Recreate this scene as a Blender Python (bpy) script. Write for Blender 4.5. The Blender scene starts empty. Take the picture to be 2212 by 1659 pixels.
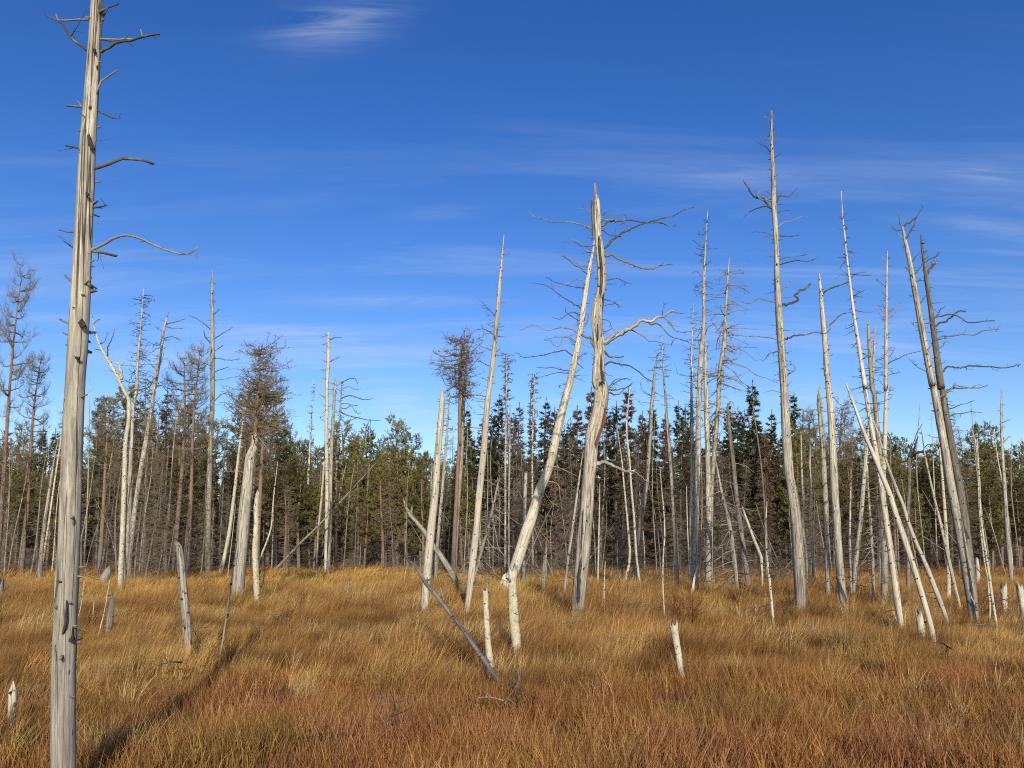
import bpy, math, random
import numpy as np
from mathutils import Vector, Matrix, Euler

scene = bpy.context.scene
C = scene.collection
R = math.radians

# ------------------------------------------------------------------ camera
CAMH, PITCH, FPX = 1.6, R(11.5), 1719.0
cd = bpy.data.cameras.new('camera')
cam = bpy.data.objects.new('camera', cd)
C.objects.link(cam)
cam.location = (0, 0, CAMH)
cam.rotation_euler = (math.pi / 2 + PITCH, 0, 0)
cd.sensor_width = 36.0
cd.lens = 36.0 * FPX / 2212.0
cd.clip_start = 0.05
cd.clip_end = 3000.0
scene.camera = cam

# ------------------------------------------------------------------ light
SUN_EL, SUN_AZ = R(21.0), R(172.6)          # azimuth clockwise from +Y (view direction)
to_sun = Vector((math.sin(SUN_AZ) * math.cos(SUN_EL), math.cos(SUN_AZ) * math.cos(SUN_EL), math.sin(SUN_EL)))
sd = bpy.data.lights.new('sun', 'SUN')
sd.energy = 5.0
sd.angle = R(0.53)
sd.color = (1.0, 0.90, 0.75)
so = bpy.data.objects.new('sun', sd)
C.objects.link(so)
so.rotation_euler = to_sun.to_track_quat('Z', 'Y').to_euler()
so.location = (0, -20, 30)

world = bpy.data.worlds.new('World')
scene.world = world
world.use_nodes = True
nt = world.node_tree
nt.nodes.clear()


def N(t, typ, **kw):
    n = t.nodes.new(typ)
    for k, v in kw.items():
        if k.startswith('_'):
            setattr(n, k[1:], v)
        else:
            n.inputs[k.replace('__', ' ')].default_value = v
    return n


def L(t, a, ao, b, bi):
    t.links.new(a.outputs[ao], b.inputs[bi])


sky = nt.nodes.new('ShaderNodeTexSky')
sky.sky_type = 'NISHITA'
sky.sun_disc = False
sky.sun_elevation = SUN_EL
sky.sun_rotation = SUN_AZ
sky.altitude = 0.0
sky.air_density = 1.0
sky.dust_density = 0.6
sky.ozone_density = 2.6
gam = N(nt, 'ShaderNodeGamma', Gamma=1.12)
hs = N(nt, 'ShaderNodeHueSaturation', Hue=0.516, Saturation=1.26, Value=1.0)
L(nt, sky, 'Color', gam, 'Color')
L(nt, gam, 0, hs, 'Color')
tc = nt.nodes.new('ShaderNodeTexCoord')
sep = nt.nodes.new('ShaderNodeSeparateXYZ')
L(nt, tc, 'Generated', sep, 0)


def M(t, op, a, b=None, c=None, clamp=False):
    n = t.nodes.new('ShaderNodeMath')
    n.operation = op
    n.use_clamp = clamp
    for i, v in enumerate((a, b, c)):
        if v is None:
            continue
        if isinstance(v, (int, float)):
            n.inputs[i].default_value = v
        else:
            t.links.new(v, n.inputs[i])
    return n.outputs[0]


# cirrus: noise on the plane the sky directions meet at cloud height
zz = M(nt, 'MAXIMUM', sep.outputs['Z'], 0.02)
zz = M(nt, 'ADD', zz, 0.10)
cx = M(nt, 'DIVIDE', sep.outputs['X'], zz)
cy = M(nt, 'DIVIDE', sep.outputs['Y'], zz)
comb = nt.nodes.new('ShaderNodeCombineXYZ')
L(nt, comb, 0, comb, 0) if False else None
nt.links.new(cx, comb.inputs[0])
nt.links.new(cy, comb.inputs[1])
mp = nt.nodes.new('ShaderNodeMapping')
mp.inputs['Rotation'].default_value = (0, 0, R(-9))
mp.inputs['Scale'].default_value = (0.45, 2.6, 1.0)
mp.inputs['Location'].default_value = (2.3, 0.55, 0)
L(nt, comb, 0, mp, 0)
wn = N(nt, 'ShaderNodeTexNoise', Scale=1.0, Detail=10.0, Roughness=0.66, Distortion=0.7)
L(nt, mp, 0, wn, 'Vector')
mr = N(nt, 'ShaderNodeMapRange')
mr.inputs['From Min'].default_value = 0.50
mr.inputs['From Max'].default_value = 0.82
L(nt, wn, 0, mr, 0)
# large scale mask so wisps gather here and there
mn = N(nt, 'ShaderNodeTexNoise', Scale=0.45, Detail=2.0, Roughness=0.5)
L(nt, comb, 0, mn, 'Vector')
mm = N(nt, 'ShaderNodeMapRange')
mm.inputs['From Min'].default_value = 0.38
mm.inputs['From Max'].default_value = 0.66
L(nt, mn, 0, mm, 0)
low = N(nt, 'ShaderNodeMapRange')          # thin veil thickens towards the horizon
low.inputs['From Min'].default_value = 0.02
low.inputs['From Max'].default_value = 0.55
low.inputs['To Min'].default_value = 1.0
low.inputs['To Max'].default_value = 0.10
L(nt, sep, 'Z', low, 0)
w1 = M(nt, 'MULTIPLY', mr.outputs[0], mm.outputs[0])
w1 = M(nt, 'ADD', w1, M(nt, 'MULTIPLY', mr.outputs[0], 0.25))
w1 = M(nt, 'MULTIPLY', M(nt, 'MULTIPLY', w1, low.outputs[0]), .95)
w1 = M(nt, 'ADD', w1, M(nt, 'MULTIPLY', M(nt, 'POWER', low.outputs[0], 4.0), .16))


# a few single wisps that hang in the sky of the photograph
def px_dir(X, Y):
    u, v = (X - 1106) / FPX, (829.5 - Y) / FPX
    d = Vector((u, math.cos(PITCH) - v * math.sin(PITCH), math.sin(PITCH) + v * math.cos(PITCH)))
    return d.normalized()


def wisp(X, Y, X2, Y2, wid, power):
    a, b = px_dir(X, Y), px_dir(X2, Y2)
    c = (a + b).normalized()
    ax = (b - a).normalized()
    up = c.cross(ax).normalized()
    hl = (b - a).length / 2
    def dot(v):
        n = nt.nodes.new('ShaderNodeVectorMath'); n.operation = 'DOT_PRODUCT'
        L(nt, tc, 'Generated', n, 0); n.inputs[1].default_value = v
        return n.outputs['Value']
    s = M(nt, 'DIVIDE', dot(ax), hl)
    t = M(nt, 'DIVIDE', dot(up), wid)
    t = M(nt, 'ADD', t, M(nt, 'MULTIPLY', M(nt, 'SUBTRACT', wn.outputs[0], 0.5), 3.0))
    r2 = M(nt, 'ADD', M(nt, 'MULTIPLY', s, s), M(nt, 'MULTIPLY', t, t))
    f = M(nt, 'POWER', 2.718, M(nt, 'MULTIPLY', r2, -1.6))
    f = M(nt, 'MULTIPLY', f, M(nt, 'GREATER_THAN', dot(c), 0.0))
    f = M(nt, 'MULTIPLY', f, M(nt, 'ADD', M(nt, 'MULTIPLY', fine.outputs[0], 3.4), -1.25, clamp=True))
    return M(nt, 'MULTIPLY', f, power)


mp2 = nt.nodes.new('ShaderNodeMapping')
mp2.inputs['Rotation'].default_value = (0, 0, R(14))
mp2.inputs['Scale'].default_value = (2.2, 15.0, 1.0)
L(nt, comb, 0, mp2, 0)
fine = N(nt, 'ShaderNodeTexNoise', Scale=1.0, Detail=9.0, Roughness=0.68, Distortion=1.1)
L(nt, mp2, 0, fine, 'Vector')
for a in [(560, 75, 870, -5, 0.034, 0.36), (600, 40, 900, 10, 0.016, 0.18), (2010, 365, 2230, 395, 0.010, 0.30),
          (2020, 480, 2260, 510, 0.012, 0.16), (520, 640, 1180, 650, 0.012, 0.22), (250, 690, 980, 775, 0.022, 0.30),
          (780, 845, 960, 900, 0.026, 0.42), (840, 470, 1060, 440, 0.012, 0.14), (1650, 830, 1900, 870, 0.03, 0.25),
          (1400, 380, 1760, 400, 0.02, 0.12)]:
    w1 = M(nt, 'ADD', w1, wisp(*a))
w1 = M(nt, 'MINIMUM', w1, 0.75)
mixc = N(nt, 'ShaderNodeMix', _data_type='RGBA')
nt.links.new(w1, mixc.inputs['Factor'])
L(nt, hs, 'Color', mixc, 'A')
mixc.inputs['B'].default_value = (5.0, 5.7, 6.5, 1)
bg = N(nt, 'ShaderNodeBackground', Strength=0.132)
L(nt, mixc, 'Result', bg, 'Color')
wo = nt.nodes.new('ShaderNodeOutputWorld')
L(nt, bg, 0, wo, 0)

scene.view_settings.view_transform = 'Standard'
scene.view_settings.look = 'None'
scene.view_settings.exposure = 0.0
scene.view_settings.gamma = 1.0
scene.view_settings.use_curve_mapping = False
scene.render.engine = 'CYCLES'
scene.cycles.filter_width = 1.1
scene.cycles.use_denoising = False
scene.cycles.use_adaptive_sampling = False
scene.cycles.max_bounces = 5
scene.cycles.diffuse_bounces = 3
scene.cycles.transparent_max_bounces = 6

# ------------------------------------------------------------------ helpers
rng = np.random.RandomState(7)
cP, sP = math.cos(PITCH), math.sin(PITCH)


def ray(X, Y):
    u, v = (X - 1106) / FPX, (829.5 - Y) / FPX
    return np.array((u, cP - v * sP, sP + v * cP))


def at(X, Y, yd):
    """The place at distance yd (metres ahead) that the photograph shows at (X, Y)."""
    d = ray(X, Y)
    return np.array((0, 0, CAMH)) + d * (yd / d[1])


def gdist(X, Y, h=0.22):
    d = ray(X, Y)
    return float(d[1] * (h - CAMH) / d[2])


_gs = [(rng.uniform(0, 6.28), rng.uniform(0, 6.28)) for _ in range(60)]


def fnoise(x, y, s, seed=0, octv=4):
    """smooth random field from summed sines, about -1..1"""
    x = np.asarray(x, float); y = np.asarray(y, float)
    o = 0; a = 1.0; tot = 0; f = 1.0 / s
    for k in range(octv):
        for j in range(3):
            an, ph = _gs[(seed * 7 + k * 3 + j) % 60]
            o = o + a * np.sin((x * math.cos(an) + y * math.sin(an)) * f * 6.283 * (1 + .23 * j) + ph + 1.7 * np.sin((x * math.sin(an) - y * math.cos(an)) * f * 3.1 + an))
        tot += a * 1.9; a *= 0.55; f *= 2.03
    return o / tot


def ground_h(x, y):
    d = np.hypot(x, y)
    fade = np.clip((130 - d) / 60, 0, 1)
    return fade * (0.09 * fnoise(x, y, 3.4, 1, 2) + 0.06 * fnoise(x, y, 1.1, 2, 2))


class MB:
    def __init__(s):
        s.v = []; s.t = []; s.r = []; s.q = []; s.tr = []; s.n = 0

    def add(s, v, q=None, tr=None, tc=None, rnd=None):
        v = np.asarray(v, float)
        m = len(v)
        s.v.append(v)
        s.t.append(np.zeros((m, 3)) if tc is None else np.asarray(tc, float))
        s.r.append(np.full(m, rng.rand()) if rnd is None else np.broadcast_to(np.asarray(rnd, float), (m,)))
        if q is not None and len(q): s.q.append(np.asarray(q, int) + s.n)
        if tr is not None and len(tr): s.tr.append(np.asarray(tr, int) + s.n)
        s.n += m

    def mesh(s, name, mat, smooth=True):
        me = bpy.data.meshes.new(name)
        v = np.concatenate(s.v)
        q = np.concatenate(s.q) if s.q else np.zeros((0, 4), int)
        t = np.concatenate(s.tr) if s.tr else np.zeros((0, 3), int)
        me.vertices.add(len(v)); me.vertices.foreach_set('co', v.ravel())
        nl = q.size + t.size
        me.loops.add(nl); me.loops.foreach_set('vertex_index', np.concatenate([q.ravel(), t.ravel()]))
        me.polygons.add(len(q) + len(t))
        st = np.concatenate([np.arange(len(q)) * 4, q.size + np.arange(len(t)) * 3])
        me.polygons.foreach_set('loop_start', st)
        me.polygons.foreach_set('use_smooth', np.full(len(q) + len(t), smooth))
        me.update(calc_edges=True)
        a = me.attributes.new('tc', 'FLOAT_VECTOR', 'POINT'); a.data.foreach_set('vector', np.concatenate(s.t).ravel())
        a = me.attributes.new('rnd', 'FLOAT', 'POINT'); a.data.foreach_set('value', np.concatenate(s.r).ravel())
        if mat: me.materials.append(mat)
        return me


def resample(P, Rr, step):
    P = np.asarray(P, float); Rr = np.asarray(Rr, float)
    n = len(P)
    if n == 2:
        k = max(2, int(np.linalg.norm(P[1] - P[0]) / step) + 1)
        t = np.linspace(0, 1, k)[:, None]
        return P[0] * (1 - t) + P[1] * t, Rr[0] * (1 - t[:, 0]) + Rr[1] * t[:, 0]
    Q = np.vstack([2 * P[0] - P[1], P, 2 * P[-1] - P[-2]])
    oP, oR = [], []
    for i in range(n - 1):
        p0, p1, p2, p3 = Q[i:i + 4]
        k = max(1, int(np.linalg.norm(p2 - p1) / step))
        t = (np.arange(k) / k)[:, None]
        oP.append(0.5 * ((2 * p1) + (-p0 + p2) * t + (2 * p0 - 5 * p1 + 4 * p2 - p3) * t ** 2 + (-p0 + 3 * p1 - 3 * p2 + p3) * t ** 3))
        t = t[:, 0]
        oR.append(Rr[i] * (1 - t) + Rr[i + 1] * t)
    oP.append(P[-1:]); oR.append(Rr[-1:])
    return np.vstack(oP), np.concatenate(oR)


def tube(mb, P, Rr, sides=6, rough=0.0, cracks=None, top='tip', rnd=None, s0=0.0):
    P = np.asarray(P, float); Rr = np.asarray(Rr, float)
    n = len(P)
    T = np.gradient(P, axis=0)
    T /= np.linalg.norm(T, axis=1)[:, None] + 1e-9
    mean = T.mean(0)
    ref = np.array((0., 1., 0.)) if abs(mean[1]) < 0.8 * np.linalg.norm(mean) + 1e-9 else np.array((0., 0., 1.))
    A = np.cross(T, ref); A /= np.linalg.norm(A, axis=1)[:, None] + 1e-9
    B = np.cross(A, T)                     # B is about -ref... towards/away
    s = np.concatenate([[0], np.cumsum(np.linalg.norm(np.diff(P, axis=0), axis=1))])
    th = np.arange(sides) / sides * 2 * np.pi
    TH, S = np.meshgrid(th, s)
    rr = Rr[:, None] * np.ones_like(TH)
    if rough > 0:
        ph = rng.uniform(0, 6.28, 10)
        f = 0
        for k, (m, fs, am) in enumerate(((2, 1.1, .35), (3, .9, .3), (5, 2.1, .3), (7, 1.3, .25), (4, 7., .22), (6, 13., .15), (9, 3., .2))):
            f = f + am * np.sin(m * TH + ph[k] + 1.3 * np.sin(S * fs + ph[k + 1]))
        rr = rr * (1 + rough * f)
    if cracks:
        for (ang, c0, c1, depth, wid) in cracks:      # angle, from/to as share of length
            sh = S / s[-1]
            win = np.clip((sh - c0) / 0.05, 0, 1) * np.clip((c1 - sh) / 0.05, 0, 1)
            a = ang + 0.25 * np.sin(S * 2.3 + ang)
            dd = np.abs((TH - a + np.pi) % (2 * np.pi) - np.pi)
            rr = rr * (1 - depth * win * np.exp(-(dd / wid) ** 2))
    V = P[:, None, :] + rr[..., None] * (np.cos(TH)[..., None] * A[:, None, :] + np.sin(TH)[..., None] * B[:, None, :])
    tcc = np.stack([np.cos(TH) * Rr[:, None], np.sin(TH) * Rr[:, None], S + s0], -1)
    if top == 'break':
        jag = Rr[-1] * (rng.uniform(-0.2, 2.6, sides) * (rng.rand(sides) > .35))
        V[-1] += T[-1] * jag[:, None]
        if n > 2: V[-2] += T[-1] * (jag * 0.3)[:, None]
    idx = np.arange(n * sides).reshape(n, sides)
    a = idx[:-1]; b = np.roll(a, -1, 1); d = idx[1:]; c = np.roll(d, -1, 1)
    q = np.stack([a, b, c, d], -1).reshape(-1, 4)
    capt = V[-1].mean(0) - (T[-1] * Rr[-1] * 1.2 if top == 'break' else 0)
    if top == 'tip': capt = P[-1] + T[-1] * Rr[-1]
    verts = np.vstack([V.reshape(-1, 3), capt[None], P[:1] - T[:1] * Rr[0] * .5])
    tcv = np.vstack([tcc.reshape(-1, 3), tcc[-1].mean(0)[None], tcc[0].mean(0)[None]])
    e = idx[-1]; f0 = idx[0]
    k = n * sides
    tr = np.vstack([np.stack([e, np.roll(e, -1), np.full(sides, k)], -1), np.stack([np.roll(f0, -1), f0, np.full(sides, k + 1)], -1)])
    mb.add(verts, q, tr, tcv, rnd)


def unit(v):
    v = np.asarray(v, float)
    return v / (np.linalg.norm(v) + 1e-9)


def wander(P0, d, length, n, curl=0.25, droop=0.0, lift=0.0):
    """a crooked polyline that starts at P0 in direction d"""
    P = [np.asarray(P0, float)]
    d = unit(d)
    for i in range(n):
        t = (i + 1) / n
        d = unit(d + rng.normal(0, curl, 3) * 0.5 + np.array((0, 0, -droop * (1 - t) * 0.5 + lift * t * 0.5)))
        P.append(P[-1] + d * length / n)
    return np.array(P)


TWMIN = [.0022]


def twigs_on(mb, P, r0, r1, per_m=5, ln=(.05, .22), sides=3, second=True):
    """little spikes and side twigs along a branch"""
    seg = np.linalg.norm(np.diff(P, axis=0), axis=1)
    tot = seg.sum()
    cum = np.concatenate([[0], np.cumsum(seg)])
    for k in range(rng.poisson(tot * per_m)):
        s = tot * (0.12 + 0.88 * rng.rand())
        i = min(np.searchsorted(cum, s) - 1, len(seg) - 1); i = max(i, 0)
        t = (s - cum[i]) / max(seg[i], 1e-6)
        p = P[i] * (1 - t) + P[i + 1] * t
        ax = unit(P[i + 1] - P[i])
        d = unit(ax * rng.uniform(.2, .9) + rng.normal(0, .8, 3) + np.array((0, 0, .15)))
        l = rng.uniform(*ln) * (1.8 if rng.rand() < .15 else 1)
        rr = (r0 * (1 - s / tot) + r1 * s / tot) * rng.uniform(.3, .55)
        rr = max(rr, TWMIN[0])
        q = wander(p, d, l, 3 if l > .1 else 2, .5)
        tube(mb, q, np.linspace(rr, rr * .5, len(q)), sides)
        if second and l > .18 and rng.rand() < .6:
            twigs_on(mb, q, rr, rr * .5, 8, (.04, .12), 3, False)


def empty(name, loc, label, cat, group=None, rot=None):
    o = bpy.data.objects.new(name, None)
    C.objects.link(o)
    o.location = loc
    o.empty_display_size = 0.2
    if rot is not None: o.rotation_euler = rot
    if label: o['label'] = label
    o['category'] = cat
    if group: o['group'] = group
    return o


def part(name, me, parent, kind=None, label=None):
    o = bpy.data.objects.new(name, me)
    C.objects.link(o)
    o.parent = parent
    if kind: o['kind'] = kind
    if label: o['label'] = label
    return o


# ------------------------------------------------------------------ materials
def newmat(name):
    m = bpy.data.materials.new(name)
    m.use_nodes = True
    t = m.node_tree
    t.nodes.clear()
    out = t.nodes.new('ShaderNodeOutputMaterial')
    return m, t, out


def ramp(t, stops, interp='LINEAR'):
    n = t.nodes.new('ShaderNodeValToRGB')
    n.color_ramp.interpolation = interp
    el = n.color_ramp.elements
    while len(el) < len(stops): el.new(0.5)
    for e, (p, c) in zip(el, stops):
        e.position = p
        e.color = (c, c, c, 1) if isinstance(c, (int, float)) else (*c, 1)
    return n


def mixrgb(t, f, a, b, mode='MIX'):
    n = t.nodes.new('ShaderNodeMix'); n.data_type = 'RGBA'; n.blend_type = mode
    for s, v in (('Factor', f), ('A', a), ('B', b)):
        if isinstance(v, (int, float)): n.inputs[s].default_value = v
        elif isinstance(v, tuple): n.inputs[s].default_value = (*v, 1)
        else: t.links.new(v, n.inputs[s])
    return n.outputs['Result']


def noise_at(t, vec, scale, sc3=(1, 1, 1), detail=4, rough=.6, dist=0.):
    mp = t.nodes.new('ShaderNodeMapping'); mp.inputs['Scale'].default_value = sc3
    t.links.new(vec, mp.inputs[0])
    n = N(t, 'ShaderNodeTexNoise', Scale=scale, Detail=float(detail), Roughness=rough, Distortion=dist)
    L(t, mp, 0, n, 'Vector')
    return n.outputs[0]


def wood(name, light, dark, grain=.5, lichen=.25, lich_col=(.42, .43, .25), crack=.8, spots=.75, low_grey=True):
    m, t, out = newmat(name)
    at_ = t.nodes.new('ShaderNodeAttribute'); at_.attribute_name = 'tc'
    tcv = at_.outputs['Vector']
    oi = t.nodes.new('ShaderNodeObjectInfo')
    add = t.nodes.new('ShaderNodeVectorMath'); add.operation = 'ADD'
    sc = t.nodes.new('ShaderNodeVectorMath'); sc.operation = 'SCALE'
    sc.inputs[0].default_value = (17., 31., 23.); t.links.new(oi.outputs['Random'], sc.inputs['Scale'])
    t.links.new(tcv, add.inputs[0]); t.links.new(sc.outputs[0], add.inputs[1])
    v = add.outputs[0]
    g = noise_at(t, v, 38, (1, 1, .07), 6, .75, .4)
    g2 = noise_at(t, v, 110, (1, 1, .05), 4, .65)
    big = noise_at(t, v, 2.2, (1, 1, .6), 3, .6)
    col = mixrgb(t, ramp_out(t, g, [(.34, 0.), (.62, 1.)]), dark, light)
    col = mixrgb(t, M(t, 'MULTIPLY', ramp_out(t, g2, [(.45, 0.), (.7, 1.)]), grain), col, tuple(c * .55 for c in dark))
    col = mixrgb(t, ramp_out(t, big, [(.38, .0), (.62, .7)]), col, tuple(c * .62 for c in light))
    # remnants of darker bark and weather stains
    br_ = noise_at(t, v, 3.4, (1, 1, .32), 6, .75)
    col = mixrgb(t, ramp_out(t, br_, [(.57, 0.), (.61, .45)]), col, tuple(c * .62 for c in dark))
    # long drying cracks
    ck = noise_at(t, v, 16, (1, 1, .02), 2, .5, .3)
    cl = M(t, 'ABSOLUTE', M(t, 'SUBTRACT', ck, .5))
    cf = ramp_out(t, cl, [(0., 1.), (.016, 0.)])
    col = mixrgb(t, M(t, 'MULTIPLY', cf, crack), col, (.035, .028, .022))
    # knots and beetle / woodpecker holes
    vo = t.nodes.new('ShaderNodeTexVoronoi'); vo.inputs['Scale'].default_value = 7.0
    mpv = t.nodes.new('ShaderNodeMapping'); mpv.inputs['Scale'].default_value = (1.6, 1.6, .75)
    t.links.new(v, mpv.inputs[0]); L(t, mpv, 0, vo, 'Vector')
    kf = ramp_out(t, vo.outputs['Distance'], [(.085, 1.), (.15, 0.)])
    sepc = t.nodes.new('ShaderNodeSeparateColor'); L(t, vo, 'Color', sepc, 0)
    kf = M(t, 'MULTIPLY', kf, M(t, 'GREATER_THAN', sepc.outputs[0], 1 - spots))
    col = mixrgb(t, kf, col, (.03, .024, .018))
    # lichen crust
    ln_ = noise_at(t, v, 9, (1, 1, .5), 6, .75)
    lf = M(t, 'MULTIPLY', ramp_out(t, ln_, [(.52, 0.), (.64, 1.)]), lichen)
    col = mixrgb(t, lf, col, lich_col)
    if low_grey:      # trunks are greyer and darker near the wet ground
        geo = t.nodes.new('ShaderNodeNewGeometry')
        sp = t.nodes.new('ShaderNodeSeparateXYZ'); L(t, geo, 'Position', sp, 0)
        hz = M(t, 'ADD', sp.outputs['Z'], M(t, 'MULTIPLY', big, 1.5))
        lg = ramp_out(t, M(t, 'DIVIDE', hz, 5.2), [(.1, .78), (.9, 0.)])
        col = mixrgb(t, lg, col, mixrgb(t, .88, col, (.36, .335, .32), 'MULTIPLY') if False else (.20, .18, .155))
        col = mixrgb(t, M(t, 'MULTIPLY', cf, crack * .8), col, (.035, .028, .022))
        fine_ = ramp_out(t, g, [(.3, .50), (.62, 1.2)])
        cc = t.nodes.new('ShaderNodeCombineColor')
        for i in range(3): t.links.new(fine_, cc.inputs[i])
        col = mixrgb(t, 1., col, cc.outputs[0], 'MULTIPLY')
    hsv = N(t, 'ShaderNodeHueSaturation')
    t.links.new(col, hsv.inputs['Color'])
    t.links.new(M(t, 'ADD', M(t, 'MULTIPLY', oi.outputs['Random'], .30), .85), hsv.inputs['Value'])
    b = N(t, 'ShaderNodeBsdfPrincipled', Roughness=.85)
    b.inputs['Specular IOR Level'].default_value = .2
    L(t, hsv, 0, b, 'Base Color')
    hgt = M(t, 'ADD', M(t, 'MULTIPLY', g, .6), M(t, 'ADD', M(t, 'MULTIPLY', cf, -.8), M(t, 'MULTIPLY', kf, -1.)))
    bp = N(t, 'ShaderNodeBump', Strength=.7, Distance=.012)
    t.links.new(hgt, bp.inputs['Height'])
    L(t, bp, 0, b, 'Normal'); L(t, b, 0, out, 0)
    return m


def ramp_out(t, val, stops):
    r = ramp(t, stops)
    t.links.new(val, r.inputs[0])
    return r.outputs[0]


def bark_birch(name):
    m, t, out = newmat(name)
    at_ = t.nodes.new('ShaderNodeAttribute'); at_.attribute_name = 'tc'
    v = at_.outputs['Vector']
    a = noise_at(t, v, 13, (1, 1, 1.3), 5, .75)
    b_ = noise_at(t, v, 3.0, (1, 1, 1.0), 4, .7)
    c_ = noise_at(t, v, 60, (1, 1, 1), 3, .6)
    col = mixrgb(t, ramp_out(t, b_, [(.38, 0.), (.62, 1.)]), (.55, .51, .40), (.40, .37, .24))
    col = mixrgb(t, ramp_out(t, c_, [(.5, 0.), (.75, .5)]), col, (.3, .28, .22))
    col = mixrgb(t, ramp_out(t, a, [(.57, 0.), (.64, .85)]), col, (.10, .085, .06))
    col = mixrgb(t, ramp_out(t, noise_at(t, v, 26, (1, 1, .8), 5, .75), [(.52, 0.), (.62, .7)]), col, (.20, .18, .11))
    b = N(t, 'ShaderNodeBsdfPrincipled', Roughness=.8)
    b.inputs['Specular IOR Level'].default_value = .2
    t.links.new(col, b.inputs['Base Color'])
    bp = N(t, 'ShaderNodeBump', Strength=.6, Distance=.01)
    t.links.new(a, bp.inputs['Height'])
    L(t, bp, 0, b, 'Normal'); L(t, b, 0, out, 0)
    return m


def bark_pine(name):
    m, t, out = newmat(name)
    at_ = t.nodes.new('ShaderNodeAttribute'); at_.attribute_name = 'tc'
    v = at_.outputs['Vector']
    oi = t.nodes.new('ShaderNodeObjectInfo')
    sp = t.nodes.new('ShaderNodeSeparateXYZ'); t.links.new(v, sp.inputs[0])
    a = noise_at(t, v, 14, (1, 1, .5), 5, .7)
    up = ramp_out(t, M(t, 'ADD', M(t, 'DIVIDE', sp.outputs['Z'], 9.), M(t, 'MULTIPLY', a, .2)), [(.25, 0.), (.5, 1.)])
    col = mixrgb(t, up, (.17, .14, .115), (.235, .142, .092))
    col = mixrgb(t, ramp_out(t, a, [(.4, 0.), (.65, .75)]), col, (.11, .075, .055))
    b = N(t, 'ShaderNodeBsdfPrincipled', Roughness=.9)
    t.links.new(col, b.inputs['Base Color'])
    bp = N(t, 'ShaderNodeBump', Strength=.8, Distance=.015)
    t.links.new(a, bp.inputs['Height'])
    L(t, bp, 0, b, 'Normal'); L(t, b, 0, out, 0)
    return m


def leafmat(name, stops, transl=.25, sat_var=.0):
    m, t, out = newmat(name)
    at_ = t.nodes.new('ShaderNodeAttribute'); at_.attribute_name = 'rnd'
    oi = t.nodes.new('ShaderNodeObjectInfo')
    f = M(t, 'ADD', M(t, 'MULTIPLY', at_.outputs['Fac'], .65), M(t, 'MULTIPLY', oi.outputs['Random'], .35))
    col = ramp_out(t, f, stops)
    d = N(t, 'ShaderNodeBsdfDiffuse'); t.links.new(col, d.inputs[0])
    tr = N(t, 'ShaderNodeBsdfTranslucent'); t.links.new(col, tr.inputs[0])
    mx = N(t, 'ShaderNodeMixShader'); mx.inputs[0].default_value = transl
    L(t, d, 0, mx, 1); L(t, tr, 0, mx, 2); L(t, mx, 0, out, 0)
    return m


def grassmat(name):
    m, t, out = newmat(name)
    ti = t.nodes.new('ShaderNodeAttribute'); ti.attribute_name = 'tint'; ti.attribute_type = 'INSTANCER'
    rn = t.nodes.new('ShaderNodeAttribute'); rn.attribute_name = 'rnd'
    hh = t.nodes.new('ShaderNodeAttribute'); hh.attribute_name = 'tc'
    sp = t.nodes.new('ShaderNodeSeparateXYZ'); t.links.new(hh.outputs['Vector'], sp.inputs[0])
    hsv = N(t, 'ShaderNodeHueSaturation')
    t.links.new(ti.outputs['Color'], hsv.inputs['Color'])
    t.links.new(M(t, 'ADD', M(t, 'MULTIPLY', rn.outputs['Fac'], 1.15), .32), hsv.inputs['Value'])
    t.links.new(M(t, 'ADD', M(t, 'MULTIPLY', rn.outputs['Fac'], .025), .4875), hsv.inputs['Hue'])
    col = mixrgb(t, M(t, 'MULTIPLY', sp.outputs['Z'], .16), hsv.outputs[0], (.46, .29, .13))
    d = N(t, 'ShaderNodeBsdfDiffuse'); t.links.new(col, d.inputs[0])
    tr = N(t, 'ShaderNodeBsdfTranslucent'); t.links.new(col, tr.inputs[0])
    mx = N(t, 'ShaderNodeMixShader'); mx.inputs[0].default_value = .22
    L(t, d, 0, mx, 1); L(t, tr, 0, mx, 2); L(t, mx, 0, out, 0)
    return m


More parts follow.
